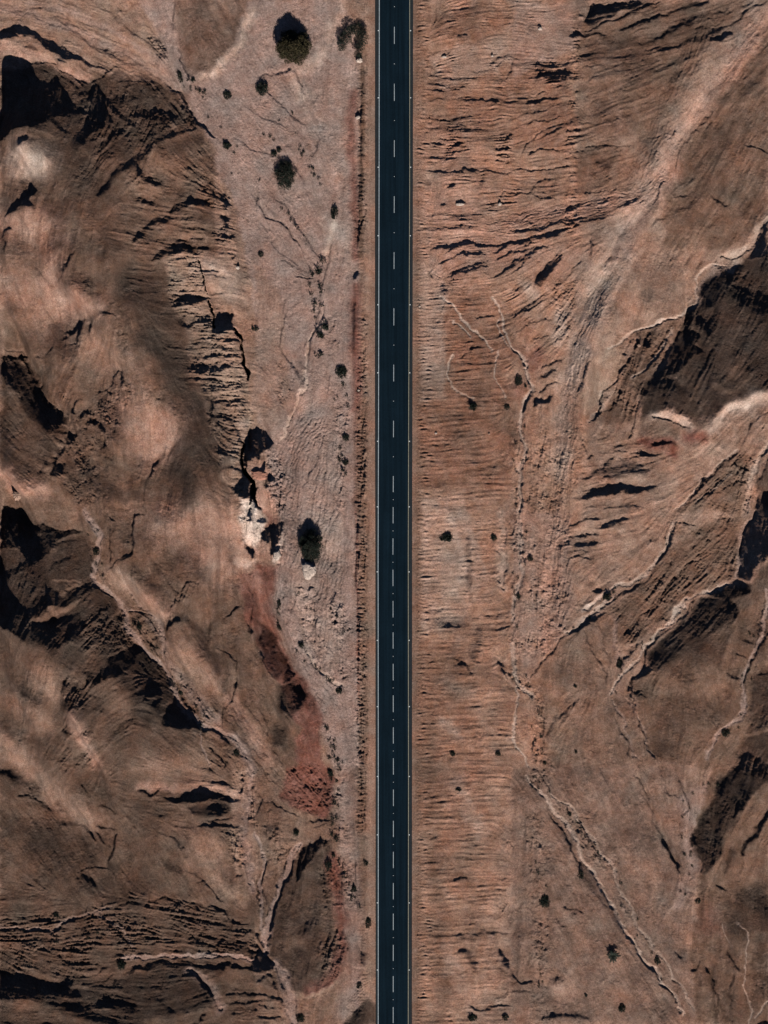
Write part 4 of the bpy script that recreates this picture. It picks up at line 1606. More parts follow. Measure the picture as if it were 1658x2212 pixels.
def soil_material():
    m, n, l, b = mat('desert_soil')
    co = n.new('ShaderNodeNewGeometry').outputs['Position']
    at = n.new('ShaderNodeAttribute'); at.attribute_name = 'soil'
    g1 = noise(n, l, co, 2.6, 4, .75); g2 = noise(n, l, co, .55, 5, .65); g3 = noise(n, l, co, 6.5, 2, .8)
    k1 = mrange(n, l, g1, .3, .7, .66, 1.36); k2 = mrange(n, l, g2, .3, .7, .84, 1.17); k3 = mrange(n, l, g3, .3, .7, .62, 1.38)
    c = mult(n, l, mult(n, l, mult(n, l, at.outputs['Color'], k1), k2), k3)
    hue = noise(n, l, co, 3.3, 2, .7)
    hs = n.new('ShaderNodeHueSaturation'); l.new(mrange(n, l, hue, .25, .75, .488, .512), hs.inputs['Hue'])
    l.new(mrange(n, l, g2,   .3, .7, 1.05, .88), hs.inputs['Saturation']); l.new(c, hs.inputs['Color'])
    l.new(hs.outputs[0], b.inputs['Base Color']); b.inputs['Roughness'].default_value = .95
    b.inputs['Specular IOR Level'].default_value = .12
    bp = n.new('ShaderNodeBump'); bp.inputs['Strength'].default_value = .9; bp.inputs['Distance'].default_value = .20
    l.new(noise(n, l, co, 2.4, 5, .8), bp.inputs['Height']); l.new(bp.outputs[0], b.inputs['Normal'])
    return m
SOIL = soil_material()

def new_mesh_obj(name, verts, faces, mats, parent=None, smooth=False):
    me = bpy.data.meshes.new(name); me.from_pydata([tuple(v) for v in verts], [], faces); me.update()
    for x in (mats if isinstance(mats, (list, tuple)) else [mats]): me.materials.append(x)
    if smooth: me.polygons.foreach_set('use_smooth', [True] * len(me.polygons))
    o = bpy.data.objects.new(name, me); SC.collection.objects.link(o)
    if parent: o.parent = parent
    return o
def tag(o, label, cat, group=None, kind=None):
    if label: o['label'] = label
    if cat: o['category'] = cat
    if group: o['group'] = group
    if kind: o['kind'] = kind
    return o

def grid_mesh(name, X, Y, Z, C):
    ny, nx = Z.shape
    co = np.empty((ny * nx, 3), np.float32); co[:, 0] = X.ravel(); co[:, 1] = Y.ravel(); co[:, 2] = Z.ravel()
    idx = np.arange(ny * nx, dtype=np.int32).reshape(ny, nx)
    q = np.stack([idx[:-1, :-1], idx[1:, :-1], idx[1:, 1:], idx[:-1, 1:]], -1).reshape(-1, 4)
    me = bpy.data.meshes.new(name); me.vertices.add(len(co)); me.vertices.foreach_set('co', co.ravel())
    me.loops.add(q.size); me.loops.foreach_set('vertex_index', q.ravel())
    me.polygons.add(len(q)); me.polygons.foreach_set('loop_start', np.arange(0, q.size, 4, dtype=np.int32))
    me.polygons.foreach_set('loop_total', np.full(len(q), 4, np.int32)); me.polygons.foreach_set('use_smooth', np.ones(len(q), bool))
    me.update(calc_edges=True)
    a = me.color_attributes.new('soil', 'FLOAT_COLOR', 'POINT')
    cc = np.ones((ny * nx, 4), np.float32); cc[:, :3] = C.reshape(-1, 3); a.data.foreach_set('color', cc.ravel())
    me.materials.append(SOIL)
    o = bpy.data.objects.new(name, me); SC.collection.objects.link(o); return o

QX, QY = np.meshgrid(GXs, GYs)
ground_o = grid_mesh('ground', (QX - CX) * S, (CY - QY) * S, HH, CC); ground_o['kind'] = 'structure'

# the plain beyond: one ring of desert reaching the horizon, joined under the edge of the surveyed ground
def far_desert():
    n = 150
    t = np.linspace(-1, 1, 2 * n + 1); r = np.sign(t) * (np.abs(t) ** 3.2) * 6000
    x = r + 0 * r; X, Y = np.meshgrid(r, r)
    rs = np.random.RandomState(3); Z = np.full(X.shape, 0.0)
    for k in range(26):
        lam = 60 * 1.25 ** k ** .9; a = rs.uniform(0, 6.28); ph = rs.uniform(0, 6.28)
        Z += min(lam * .012, 14) * np.sin((X * math.cos(a) + Y * math.sin(a)) * 2 * math.pi / lam + ph)
    xa, xb, ya, yb = wx_(X0), wx_(X1), wy_(Y1), wy_(Y0)
    d = np.maximum(np.maximum(xa - X, X - xb), np.maximum(ya - Y, Y - yb))
    f = np.clip((d - 8) / 220, 0, 1); f = f * f * (3 - 2 * f)
    f2 = np.clip((np.abs(X - 2) - 12) / 60, 0, 1)
    Z = np.abs(Z) * f * f2 * .9 - .62
    Z = np.where(d < -2, -14.0, Z)
    nv = X.size; C = np.ones(X.shape + (3,)) * np.array(COL['brown']) * (1 + .25 * np.sin(X / 90 + np.sin(Y / 70)))[..., None]
    o = grid_mesh('desert_plain', X, -Y[::1], Z, C); return o
fd = far_desert(); fd['kind'] = 'structure'

# ---------- road ----------
def road_material():
    m, n, l, b = mat('asphalt')
    co = n.new('ShaderNodeNewGeometry').outputs['Position']
    mp = n.new('ShaderNodeMapping'); mp.inputs['Scale'].default_value = (1.6, .03, 1); l.new(co, mp.inputs[0])
    streak = noise(n, l, mp.outputs[0], 1.0, 3, .6); f = noise(n, l, co, 5, 3, .8); g = noise(n, l, co, .12, 4, .6)
    rgb = n.new('ShaderNodeRGB'); rgb.outputs[0].default_value = (.006, .015, .024, 1)
    c = mult(n, l, mult(n, l, mult(n, l, rgb.outputs[0], mrange(n, l, streak, .3, .7, .72, 1.3)), mrange(n, l, f, .3, .7, .72, 1.28)),
             mrange(n, l, g, .3, .7, .85, 1.15))
    l.new(c, b.inputs['Base Color']); b.inputs['Roughness'].default_value = .95; b.inputs['Specular IOR Level'].default_value = .04
    bp = n.new('ShaderNodeBump'); bp.inputs['Strength'].default_value = .35; bp.inputs['Distance'].default_value = .02
    l.new(noise(n, l, co, 9, 3, .8), bp.inputs['Height']); l.new(bp.outputs[0], b.inputs['Normal']); return m
def paint_material(name, col, wear=.55):
    m, n, l, b = mat(name)
    co = n.new('ShaderNodeNewGeometry').outputs['Position']
    f = noise(n, l, co, 3.5, 4, .8); rgb = n.new('ShaderNodeRGB'); rgb.outputs[0].default_value = col + (1,)
    l.new(mult(n, l, rgb.outputs[0], mrange(n, l, f, .3, .65, wear, 1.1)), b.inputs['Base Color'])
    b.inputs['Roughness'].default_value = .7; return m
ASPH = road_material(); WHITE = paint_material('white_road_paint', (.50, .58, .62)); CREAM = paint_material('yellowed_road_paint', (.36, .34, .25))
SHOULDER, _n, _l, _b = mat('dusty_asphalt_edge')
_co = _n.new('ShaderNodeNewGeometry').outputs['Position']
_rgb = _n.new('ShaderNodeRGB'); _rgb.outputs[0].default_value = (.014, .020, .024, 1)
_l.new(mult(_n, _l, _rgb.outputs[0], mrange(_n, _l, noise(_n, _l, _co, 2, 5, .8), .3, .7, .55, 1.5)), _b.inputs['Base Color']); _b.inputs['Roughness'].default_value = .95

YE = [-1e5, 0, 553, 1000, 1500, 2212, 1e5]       # the road drifts very slightly left down the picture
LE = [-20000, 0, 850, 1106, 1600, 2212, 22000]
def tab(vals, y):
    ys = [0, 400, 850, 1200, 1700, 2212]; return float(np.interp(y, ys, vals))
def xl_edge(y): return tab([810, 810, 809.8, 811, 811.5, 811.5], y)
def xr_edge(y): return tab([891.5, 891, 890, 889, 888.8, 888.5], y)
def xl_line(y): return tab([818.8, 818.3, 817.3, 816.2, 816.6, 816.4], y)
def xr_line(y): return tab([884.6, 884.6, 882.5, 881.4, 882, 881.4], y)
def xc(y): return tab([851.4, 851.2, 849.8, 848.3, 849.3, 848.8], y)
def ribbon(xa, xb, ys, z, name, m, parent=None, crown=0):
    vs = []; fs = []; k = len(ys)
    for y in ys:
        for f, x in ((0, xa(y)), (.5, (xa(y) + xb(y)) / 2), (1, xb(y))):
            vs.append((wx_(x), wy_(y), z + (crown if f == .5 else 0)))
    for i in range(k - 1):
        for j in (0, 1):
            a = 3 * i + j; fs.append((a, a + 3, a + 4, a + 1))
    return new_mesh_obj(name, vs, fs, m, parent)
ys_long = [-54000, -20000, -6000, -2000, -600] + list(range(-150, 2400, 50)) + [2900, 6000, 20000, 54000]
Zr = .05
def road_slab():
    vs = []; fs = []
    for y in ys_long:
        a, b = xl_edge(y), xr_edge(y)
        for x, z in ((a - 3, -.30), (a, Zr), ((a + b) / 2, Zr + .05), (b, Zr), (b + 3, -.30)): vs.append((wx_(x), wy_(y), z))
    for i in range(len(ys_long) - 1):
        for j in range(4): a = 5 * i + j; fs.append((a, a + 5, a + 6, a + 1))
    return new_mesh_obj('road', vs, fs, ASPH)
road = road_slab(); road['kind'] = 'structure'
def zroad(x, y):
    a, b = xl_edge(y), xr_edge(y); t = abs(2 * (x - a) / (b - a) - 1); return Zr + .05 * (1 - t)
# dusty strips outside the edge lines
def strip(name, fa, fb, m, dz):
    vs = []; fs = []
    for y in ys_long:
        for x in (fa(y), fb(y)): vs.append((wx_(x), wy_(y), zroad(x, y) + dz))
    for i in range(len(ys_long) - 1): a = 2 * i; fs.append((a, a + 2, a + 3, a + 1))
    return new_mesh_obj(name, vs, fs, m, road)
strip('paved_edge', lambda y: xl_edge(y) + .1, lambda y: xl_line(y) - 2.0, SHOULDER, .005)
strip('paved_edge', lambda y: xr_line(y) + 2.0, lambda y: xr_edge(y) - .1, SHOULDER, .005)
strip('edge_line', lambda y: xl_line(y) - .75, lambda y: xl_line(y) + .75, WHITE, .010)
strip('edge_line', lambda y: xr_line(y) - .7, lambda y: xr_line(y) + .7, CREAM, .010)
DASH = [(-66, -29), (58, 95), (181, 218), (303, 339), (424, 460), (545, 581), (666, 703), (788, 824), (909, 944.5), (1028.5, 1063), (1095.5, 1130.5),
        (1163, 1198), (1230.6, 1266), (1298, 1333.6), (1366, 1401), (1434, 1469.6), (1502, 1538), (1571, 1606), (1638, 1673.4), (1705.7, 1741),
        (1773, 1808), (1840, 1875), (1907.4, 1942.7), (1973.4, 2009), (2041, 2075.7), (2108.4, 2143), (2175.4, 2209.7), (2243, 2278), (2310, 2345)]
for a, b in DASH:
    vs = []
    for y in (a, b):
        for x in (xc(y) - .62, xc(y) + .62): vs.append((wx_(x), wy_(y), zroad(x, y) + .010))
    new_mesh_obj('centre_dash', vs, [(0, 2, 3, 1)], WHITE, road)

# road studs: a bevelled white puck with a reflector face
PLASTIC, _n, _l, _b = mat('white_stud_plastic'); _b.inputs['Base Color'].default_value = (.75, .8, .8, 1); _b.inputs['Roughness'].default_value = .4
def box_v(x0, x1, y0, y1, z0, z1, inset=0):
    v = [(x0, y0, z0), (x1, y0, z0), (x1, y1, z0), (x0, y1, z0), (x0 + inset, y0 + inset, z1), (x1 - inset, y0 + inset, z1), (x1 - inset, y1 - inset, z1), (x0 + inset, y1 - inset, z1)]
    return v, [(3, 2, 1, 0), (4, 5, 6, 7), (0, 1, 5, 4), (1, 2, 6, 5), (2, 3, 7, 6), (3, 0, 4, 7)]
v, f = box_v(-.13, .13, -.13, .13, 0, .06, .05)
stud0 = new_mesh_obj('road_stud', v, f, PLASTIC)
STUDS = []
for y in (66, 211, 361, 509, 658, 805, 953, 1094.5, 1235, 1383, 1526, 1677, 1803, 1950, 2095):
    STUDS.append((xl_line(y) - 1.9, y, 0)); STUDS.append((xr_line(y) + 1.7, y, 1))
for (a, b), (c, d) in zip(DASH[:-1], DASH[1:]): STUDS.append((xc((b + c) / 2), (b + c) / 2, 2))
SL = [('small white reflector stud beside the left edge line of the road', 'studs along the left edge line'),
      ('small white reflector stud beside the right edge line of the road', 'studs along the right edge line'),
      ('small pale reflector stud midway between two centre dashes', 'studs on the centre line')]
for i, (x, y, k) in enumerate(STUDS):
    o = stud0 if i == 0 else stud0.copy()
    if i: SC.collection.objects.link(o)
    o.location = (wx_(x), wy_(y), zroad(x, y) + .012)
    if k == 2: o.scale = (.55, .55, .8)
    tag(o, SL[k][0], 'road stud', SL[k][1])

# ---------- vegetation ----------
def leaf_material(name, c0, c1):
    m, n, l, b = mat(name)
    oi = n.new('ShaderNodeNewGeometry'); 
    f = noise(n, l, oi.outputs['Position'], 1.4, 3, .7)
    mx = n.new('ShaderNodeMix'); mx.data_type = 'RGBA'; l.new(mrange(n, l, f, .35, .65, 0, 1), mx.inputs[0])
    mx.inputs[6].default_value = c0 + (1,); mx.inputs[7].default_value = c1 + (1,)
    l.new(mult(n, l, mx.outputs[2], mrange(n, l, oi.outputs['Random Per Island'], 0, 1, .6, 1.5)), b.inputs['Base Color'])
    b.inputs['Roughness'].default_value = .8; b.inputs['Specular IOR Level'].default_value = .15; return m
LEAF_OLIVE = leaf_material('olive_leaves', (.030, .030, .016), (.075, .058, .030))
LEAF_DARK = leaf_material('dark_green_leaves', (.014, .021, .018), (.034, .040, .028))
LEAF_DRY = leaf_material('dry_grey_twigs', (.05, .042, .03), (.10, .08, .055))
BARK, _n, _l, _b = mat('acacia_bark'); _co = _n.new('ShaderNodeNewGeometry').outputs['Position']
_rgb = _n.new('ShaderNodeRGB'); _rgb.outputs[0].default_value = (.11, .08, .06, 1)
_l.new(mult(_n, _l, _rgb.outputs[0], mrange(_n, _l, noise(_n, _l, _co, 6, 4, .7), .3, .7, .5, 1.4)), _b.inputs['Base Color']); _b.inputs['Roughness'].default_value = .95

def tube(vs, fs, p0, p1, r0, r1, k=5):
    d = (p1 - p0); 
    if d.length < 1e-5: return
    q = d.to_track_quat('Z', 'Y'); b = len(vs)
    for p, r in ((p0, r0), (p1, r1)):
        for i in range(k):
            a = i * 2 * math.pi / k; vs.append(p + q @ Vector((math.cos(a) * r, math.sin(a) * r, 0)))
    for i in range(k): j = (i + 1) % k; fs.append((b + i, b + j, b + k + j, b + k + i))
def leaves(vs, fs, c, r, n, size, rnd, flat=.7):
    for _ in range(n):
        while True:
            p = Vector((rnd.uniform(-1, 1), rnd.uniform(-1, 1), rnd.uniform(-1, 1)))
            if p.length < 1: break
        if p.length < .35: p = p * 1.8
        p = Vector((p.x * r, p.y * r, p.z * r * flat)) + c
        a = Vector((rnd.gauss(0, 1), rnd.gauss(0, 1), rnd.gauss(0, .7))).normalized(); b = a.cross(Vector((rnd.gauss(0, 1), rnd.gauss(0, 1), rnd.gauss(0, 1)))).normalized()
        s = size * rnd.uniform(.6, 1.5); k = len(vs)
        vs += [p - a * s, p + b * s * .45, p + a * s, p - b * s * .45]; fs.append((k, k + 1, k + 2, k + 3))

def make_tree(name, clumps, height, leafmat, seed, size=.16, dens=1.0, trunks=((0, 0),), flat=.55):
    """clumps: (x, y, z, r) of foliage; limbs run from the trunks to each clump"""
    rnd = random.Random(seed)
    root = bpy.data.objects.new(name, None); SC.collection.objects.link(root)
    vs, fs = [], []; lv, lf = [], []
    bases = [Vector((a, b, -.3)) for a, b in trunks]; forks = []
    for bpos in bases:
        top = bpos + Vector((rnd.uniform(-.2, .2), rnd.uniform(-.2, .2), height * .35 + .3)); tube(vs, fs, bpos, top, height * .055, height * .04, 7); forks.append(top)
        new_mesh_obj('trunk', vs, fs, BARK, root); vs, fs = [], []
    for (x, y, z, r) in clumps:
        c = Vector((x, y, z)); f = min(forks, key=lambda q: (q - c).length)
        mid = f.lerp(c, .55) + Vector((rnd.uniform(-.3, .3), rnd.uniform(-.3, .3), .1 * height))
        tube(lv, lf, f, mid, height * .028, height * .018); tube(lv, lf, mid, c, height * .018, .02)
        for _ in range(4):
            e = c + Vector((rnd.uniform(-r, r), rnd.uniform(-r, r), rnd.uniform(-.3 * r, r * .6))); tube(lv, lf, c, e, .03, .01, 3)
    new_mesh_obj('limbs', lv, lf, BARK, root)
    cv, cf = [], []
    for (x, y, z, r) in clumps: leaves(cv, cf, Vector((x, y, z)), r, int(170 * dens * r * r / .8), size, rnd, flat)
    new_mesh_obj('crown', cv, cf, leafmat, root)
    return root
def dome_clumps(rx, ry, h, n, rnd, r0=.8, hollow=0):
    out = []
    for i in range(n):
        a = i * 2.39996 + rnd.uniform(-.3, .3); q = math.sqrt((i + .5) / n) * .86
        if q < hollow: continue
        z = h * (.18 + .74 * (1 - q / .9) ** .9 * rnd.uniform(.9, 1.08))
        out.append((rx * q * math.cos(a), ry * q * math.sin(a), z, r0 * rnd.uniform(.75, 1.25)))
    return out
def put(o, px, py, rot=0, dz=0):
    x, y = spot(px, py); o.location = (wx_(x), wy_(y), ground(x, y) + dz); o.rotation_euler = (0, 0, rot); return o

r1 = random.Random(1)
t = make_tree('acacia_tree', dome_clumps(4.3, 4.2, 5.0, 60, r1, .95), 5.0, LEAF_OLIVE, 11, .15, 1.3)
tag(put(t, 634, 104), 'large round olive tree casting a pointed shadow on pale sand', 'tree')
cl = []
for (x, y, r) in [(-3.0, .4, 1.0), (-2.6, 1.3, 1.0), (-1.9, 2.1, .9), (-1.1, 2.9, .8), (.0, 3.1, .9), (.9, 3.5, .9), (1.7, 2.8, 1.0), (2.3, 1.8, .9), (2.6, .6, 1.0), (2.4, -.6, .9), (1.8, -1.6, .9), (1.1, -2.5, 1.0), (.6, -3.3, .9), (1.3, -3.6, .7),
                  (-3.3, -.8, .9), (-3.2, -1.8, .8), (-2.5, -1.6, .8), (-2.2, -.3, .9), (-1.0, 1.4, .9), (.4, 1.9, .9), (1.3, 1.2, .8), (-1.5, .4, .7), (1.6, -.2, .8), (.8, -1.4, .7), (-.4, 2.3, .9)]:
    cl.append((x, y, 1.25 + .35 * math.sin(x * 3) + r1.uniform(-.3, .3), r))
t = make_tree('acacia_tree', cl, 1.8, LEAF_DARK, 12, .13, 1.1, trunks=((-.6, -.2), (.5, .2)), flat=.6)
tag(put(t, 765, 89), 'ragged dark tree with a sandy gap in its crown beside the road', 'tree')
t = make_tree('acacia_tree', dome_clumps(2.5, 3.9, 1.8, 36, r1, .8), 1.8, LEAF_DARK, 13, .12, 1.0, flat=.6)
tag(put(t, 616, 379), 'oval dark green tree alone in the gravel wash left of the road', 'tree')
t = make_tree('acacia_tree', dome_clumps(2.9, 4.0, 3.0, 46, r1, .85), 3.0, LEAF_DARK, 14, .13, 1.2, flat=.6)
tag(put(t, 672, 1180), 'dense black green tree between the cliff and the road, above a pale rock slab', 'tree')

def make_bush(name, rx, ry, h, n, seed, m=LEAF_DARK, spiky=0):
    rnd = random.Random(seed); vs, fs = [], []; tv, tf = [], []
    for i in range(n):
        a = rnd.uniform(0, 6.283); q = math.sqrt(rnd.random()); 
        if spiky: q *= (.55 + .45 * abs(math.sin(a * spiky / 2.0 + seed)))
        x, y = rx * q * math.cos(a), ry * q * math.sin(a); z = h * (1 - q * q * .7) * rnd.uniform(.45, 1)
        leaves(vs, fs, Vector((x, y, z)), .22 * max(rx, .5), 9, .055 + .05 * rx, rnd, .8)
        if i % 3 == 0: tube(tv, tf, Vector((0, 0, -.1)), Vector((x, y, z)), .03, .01, 3)
    o = bpy.data.objects.new(name, None); SC.collection.objects.link(o)
    new_mesh_obj('twigs', tv, tf, BARK, o); new_mesh_obj('foliage', vs, fs, m, o); return o
PX = lambda v: v * S * .98
# (D x, D y, rx, ry, material, spiky, name, label)
BUSH = [
 (1022, 877, 12, 8, 'wider of two dark bushes at the ends of pale rills right of the road'),
 (1094, 877, 6, 7, 'small dark bush at the foot of a pale channel, just right of a wider bush'),
 (963, 1160, 15, 7.5, 'wide flat dark bush on the ribbed slope close to the right road shoulder'),
 (1066, 1160, 7, 8, 'compact dark bush on the ribbed slope, right of the wide flat one'),
 (1177, 1944, 13, 14, 'big solid black green bush on the gravel in the lower right, largest there'),
 (1254, 1888, 6.5, 12, 'tall narrow dark bush just above and right of the big one in the lower right'),
 (1420, 2073, 7, 10, 'narrow dark bush lying beside the diagonal pale channel at lower right'),
 (1343, 2177, 8, 9, 'small ragged star shaped bush near the bottom edge at lower right'),
 (1120, 821, 8, 11, 'dark bush standing in red soil inside the bend of the pale stream bed'),
 (1311, 1288, 10, 10, 'dark bush on the pale bank where the channel narrows under the fan hill'),
 (1337, 1434, 9, 12, 'dark bush at the fork of two dry channels on the right side'),
 (1567, 1581, 9, 9, 'dark bush at the meeting of washes near the right edge'),
 (1120, 1287, 5.5, 9, 'upright dark bush in the narrow pale stream bed right of the road'),
 (1145, 1205, 6, 6, 'small dark bush just above the upright one by the narrow stream bed'),
 (390, 162, 8, 15, 'tall oval bush on the bank of the sand wash at upper left'),
 (417, 171, 6, 6, 'small round bush right of the tall oval bush at upper left'),
 (491, 204, 9, 9, 'spreading bush in the sand fan above the cracked hills, upper left'),
 (566, 190, 13, 14, 'grey green bush below the big round crowned tree'),
 (490, 312, 10, 9, 'dark bush at the edge of the wash beside the shadowed hill'),
 (722, 458, 8, 16, 'ragged black bush at the head of the pale rivulet left of the road'),
 (603, 322, 6, 6, 'little round bush just above the oval tree'),
 (592, 330, 8, 7, 'loose grey bush left of the little round one above the oval tree'),
 (737, 802, 12, 13, 'dark bush against the red soil band left of the road'),
 (703, 705, 7, 7, 'upper of two dark bushes together in the middle of the wash'),
 (693, 723, 8, 6, 'lower of two dark bushes together in the middle of the wash'),
 (687, 586, 6, 6, 'dark bush, upper right one of the stepping line across the wash'),
 (746, 996, 7, 7, 'round bush by the road left of the ditch, level with the shadowed cliff'),
 (739, 1013, 4, 4, 'tiny bush under the round one beside the ditch'),
 (746, 943, 8, 7, 'dark bush on the gravel right of the cliff shadow'),
 (605, 1354, 6, 7, 'dark bush on the edge of the red slope and the gravel stream'),
 (650, 1392, 7, 7, 'dark bush in the middle of the gravel stream beside the red hill'),
 (603, 1302, 5, 9, 'thin dark bush on the inner bend of the gravel stream by the red hill'),
 (733, 1490, 8, 7, 'dark bush at the tip of the pale bar, left of the ditch'),
 (715, 1668, 9, 9, 'large dark bush at the lower end of the red slope'),
 (709, 1868, 8, 11, 'dark bush on the right flank of the red rimmed oval hill'),
 (720, 1846, 4, 5, 'small bush just above the flank of the red rimmed oval hill'),
 (763, 1918, 7, 8, 'dark bush between the oval hill and the road'),
 (795, 1992, 7, 12, 'leaning dark bush next to the left road shoulder near the bottom'),
 (790, 1862, 5, 6, 'small dim bush near the left road shoulder low down'),
 (639, 1797, 7, 8, 'dark bush in the channel left of the oval hill'),
 (775, 2127, 6, 7, 'dark bush beside the dark outcrop left of the road at the bottom'),
 (649, 2198, 9, 9, 'dark bush in the wash at the bottom edge, left of the road'),
 (262, 2082, 10, 11, 'dark bush on the sandy track at the very lower left'),
 (121, 1975, 6, 6, 'lone small bush above the lower left braided channel'),
 (208, 1191, 8, 8, 'dark bush in the wash beside the black shadowed hill on the left'),
 (301, 1353, 6, 6, 'bush on the braided wash, below the small fan on the left'),
 (391, 1494, 6, 5, 'small bush where the left wash squeezes past the lit fins'),
 (510, 1625, 7, 8, 'dark bush on the wash bend left of the red hill'),
 (1020, 2196, 11, 8, 'dark bush at the bottom edge just right of the road'),
 (1092, 2196, 7, 7, 'second dark bush at the bottom edge, right of the road'),
 (990, 1704, 6.5, 3.5, 'flat little bush on the ribbed slope right of the road, lower half'),
 (978, 1626, 7, 6, 'small bush above the flat one on the ribbed slope, lower half'),
 (1075, 1627, 6, 5, 'small bush at the top of a ribbed band, right of the other one'),
 (1135, 832, 3, 3, 'tiny bush beside the bend of the pale stream bed'),
 (1230, 1757, 5, 5, 'round dark bush in the diagonal channel at lower right'),
 (1506, 1944, 6, 6, 'bush on the edge of the stippled channel at lower right'),
 (1242, 1481, 3.5, 3.5, 'lone speck of bush on the bare gravel flat right of centre'),
 (1244, 1622, 3.5, 4, 'lone little bush on the brown flat above the diagonal channel'),
 (1266, 2148, 3.5, 3.5, 'tiny bush on the gravel near the bottom, right of the road'),
 (1176, 1646, 4, 4, 'tiny bush among rubble where the two channels meet'),
 (540, 1085, 5, 4, 'small bush on top of the cliff rim beside the white rock'),
 (551, 709, 8, 4, 'straggly bush on the sand right of the cliff shadow block'),
 (563, 548, 6, 6, 'straggly bush on the gravel plain right of the upper cliff'),
]
for i, (x, y, rx, ry, lab) in enumerate(BUSH):
    sp = 0 if i % 3 else 5
    o = make_bush('desert_bush', PX(rx), PX(ry), max(.35, min(rx, ry) * S * .62), int(26 + rx * ry * .7), 100 + i, LEAF_DARK if i % 4 else LEAF_DARK, sp)
    tag(put(o, x, y + 2), lab, 'bush')
# star shaped dwarf palm: a fan of fronds
def dwarf_palm():
    rnd = random.Random(9); root = bpy.data.objects.new('dwarf_palm', None); SC.collection.objects.link(root)
    vs, fs = [], []; tube(vs, fs, Vector((0, 0, -.2)), Vector((0, 0, .7)), .16, .12, 7); new_mesh_obj('trunk', vs, fs, BARK, root)
    for k in range(13):
        a = k * 2 * math.pi / 13 + rnd.uniform(-.15, .15); L = 1.75 * rnd.uniform(.6, 1.1)
        if k == 0: L = 2.0
        vs, fs = [], []; d = Vector((math.cos(a), math.sin(a), 0)); sdv = Vector((-d.y, d.x, 0))
        for j in range(7):
            u0, u1 = j / 7, (j + 1) / 7
            z = lambda u: .7 + .5 * math.sin(u * 2.4) - .25 * u
            w = lambda u: .30 * math.sin(math.pi * min(1, u * .85 + .13)) + .03
            for s in (-1, 1):
                b = len(vs); vs += [d * (L * u0) + Vector((0, 0, z(u0))), d * (L * u1) + Vector((0, 0, z(u1))),
                                    d * (L * (u1 + .06)) + sdv * s * w(u1) + Vector((0, 0, z(u1) - .08)), d * (L * (u0 + .08)) + sdv * s * w(u0) * .8 + Vector((0, 0, z(u0) - .08))]
                fs.append((b, b + 1, b + 2, b + 3))
        new_mesh_obj('frond', vs, fs, LEAF_DARK, root)
    return root
tag(put(dwarf_palm(), 1322, 2063), 'dark star shaped plant with spreading fronds on the gravel at lower right', 'palm')

# small scrub: five shapes, each speck in the wash a plant of its own
protos = []
for k in range(6):
    rnd = random.Random(50 + k); vs, fs = [], []
    for i in range(13):
        a = rnd.uniform(0, 6.283); q = math.sqrt(rnd.random()) * .4 * (.6 + .6 * abs(math.sin(a * 2.5 + k)))
        leaves(vs, fs, Vector((q * math.cos(a), q * math.sin(a) * rnd.uniform(.5, 1.2), .3 * rnd.uniform(.3, 1))), .12, 5, .085, rnd, .8)
    for i in range(5):
        a = rnd.uniform(0, 6.283); tube(vs, fs, Vector((0, 0, -.05)), Vector((math.cos(a) * .35, math.sin(a) * .35, .22)), .015, .006, 3)
    protos.append(new_mesh_obj('scrub_plant', vs, fs, LEAF_DARK)); 
used = set()
QUEUE = []
def scrub(x, y, sc, zone): QUEUE.append((sc, x, y, zone))
def plant_scrub(sc, x, y, zone):
    i = random.randrange(6); p = protos[i]
    if i in used: p = p.copy(); SC.collection.objects.link(p)
    used.add(i); s = sc / 4.0
    put(p, x, y, random.uniform(0, 6.28)); p.scale = (s, s * random.uniform(.8, 1.25), s); tag(p, ZL[zone][0], 'scrub', ZL[zone][1])
ZL = dict(upper=('tiny dark scrub plant scattered over the gravel wash upper left of the road', 'scrub of the upper left wash'),
          step=('small dark scrub clump in the stepping line across the pale wash left of the road', 'stepping line of scrub clumps'),
          mid=('tiny dark scrub plant on the rubbly bars of the gravel stream beside the red hill', 'scrub on the gravel bars'),
          low=('tiny dark scrub plant in the narrow wash between the oval hill and the road', 'scrub of the narrow lower wash'),
          strm=('tiny dark scrub plant along the pale stream bed and stippled flat right of the road', 'scrub along the right stream bed'),
          bank=('tiny dark scrub plant lining the banks of the diagonal channels on the right', 'scrub on the right channel banks'),
          tri=('tiny dark scrub plant dotting the stippled triangular wash at lower right', 'scrub of the stippled wash'),
          diag=('tiny dark scrub plant along the long diagonal channel at lower right', 'scrub of the lower right diagonal channel'),
          left=('tiny dark scrub plant along the braided wash between the left hills', 'scrub of the left braided wash'))
def along(pts, n, wid, s0, s1, zone):
    L = [math.hypot(b[0] - a[0], b[1] - a[1]) for a, b in zip(pts[:-1], pts[1:])]; T_ = sum(L)
    for _ in range(n):
        d = random.uniform(0, T_)
        for (a, b), l in zip(zip(pts[:-1], pts[1:]), L):
            if d <= l: break
            d -= l
        u = min(1, d / l); o = random.gauss(0, wid / 2.2)
        nx_, ny_ = -(b[1] - a[1]) / l, (b[0] - a[0]) / l
        scrub(a[0] + (b[0] - a[0]) * u + nx_ * o, a[1] + (b[1] - a[1]) * u + ny_ * o, random.uniform(s0, s1), zone)
def D_(tile, *pts):
    o = ORIG[tile]; return [(o[0] + p[0] * o[2], o[1] + p[1] * o[2]) for p in pts]
along(D_('A', (1200, 550), (1290, 590), (1330, 640)), 10, 10, 3, 6, 'upper')
along(D_('A', (1350, 720), (1440, 820)), 9, 14, 2, 3.6, 'upper')
along(D_('A', (1480, 950), (1560, 1200), (1610, 1450)), 16, 22, 1.6, 3.4, 'upper')
along(D_('B', (0, 640), (80, 720), (230, 760)), 9, 22, 2, 4, 'upper')
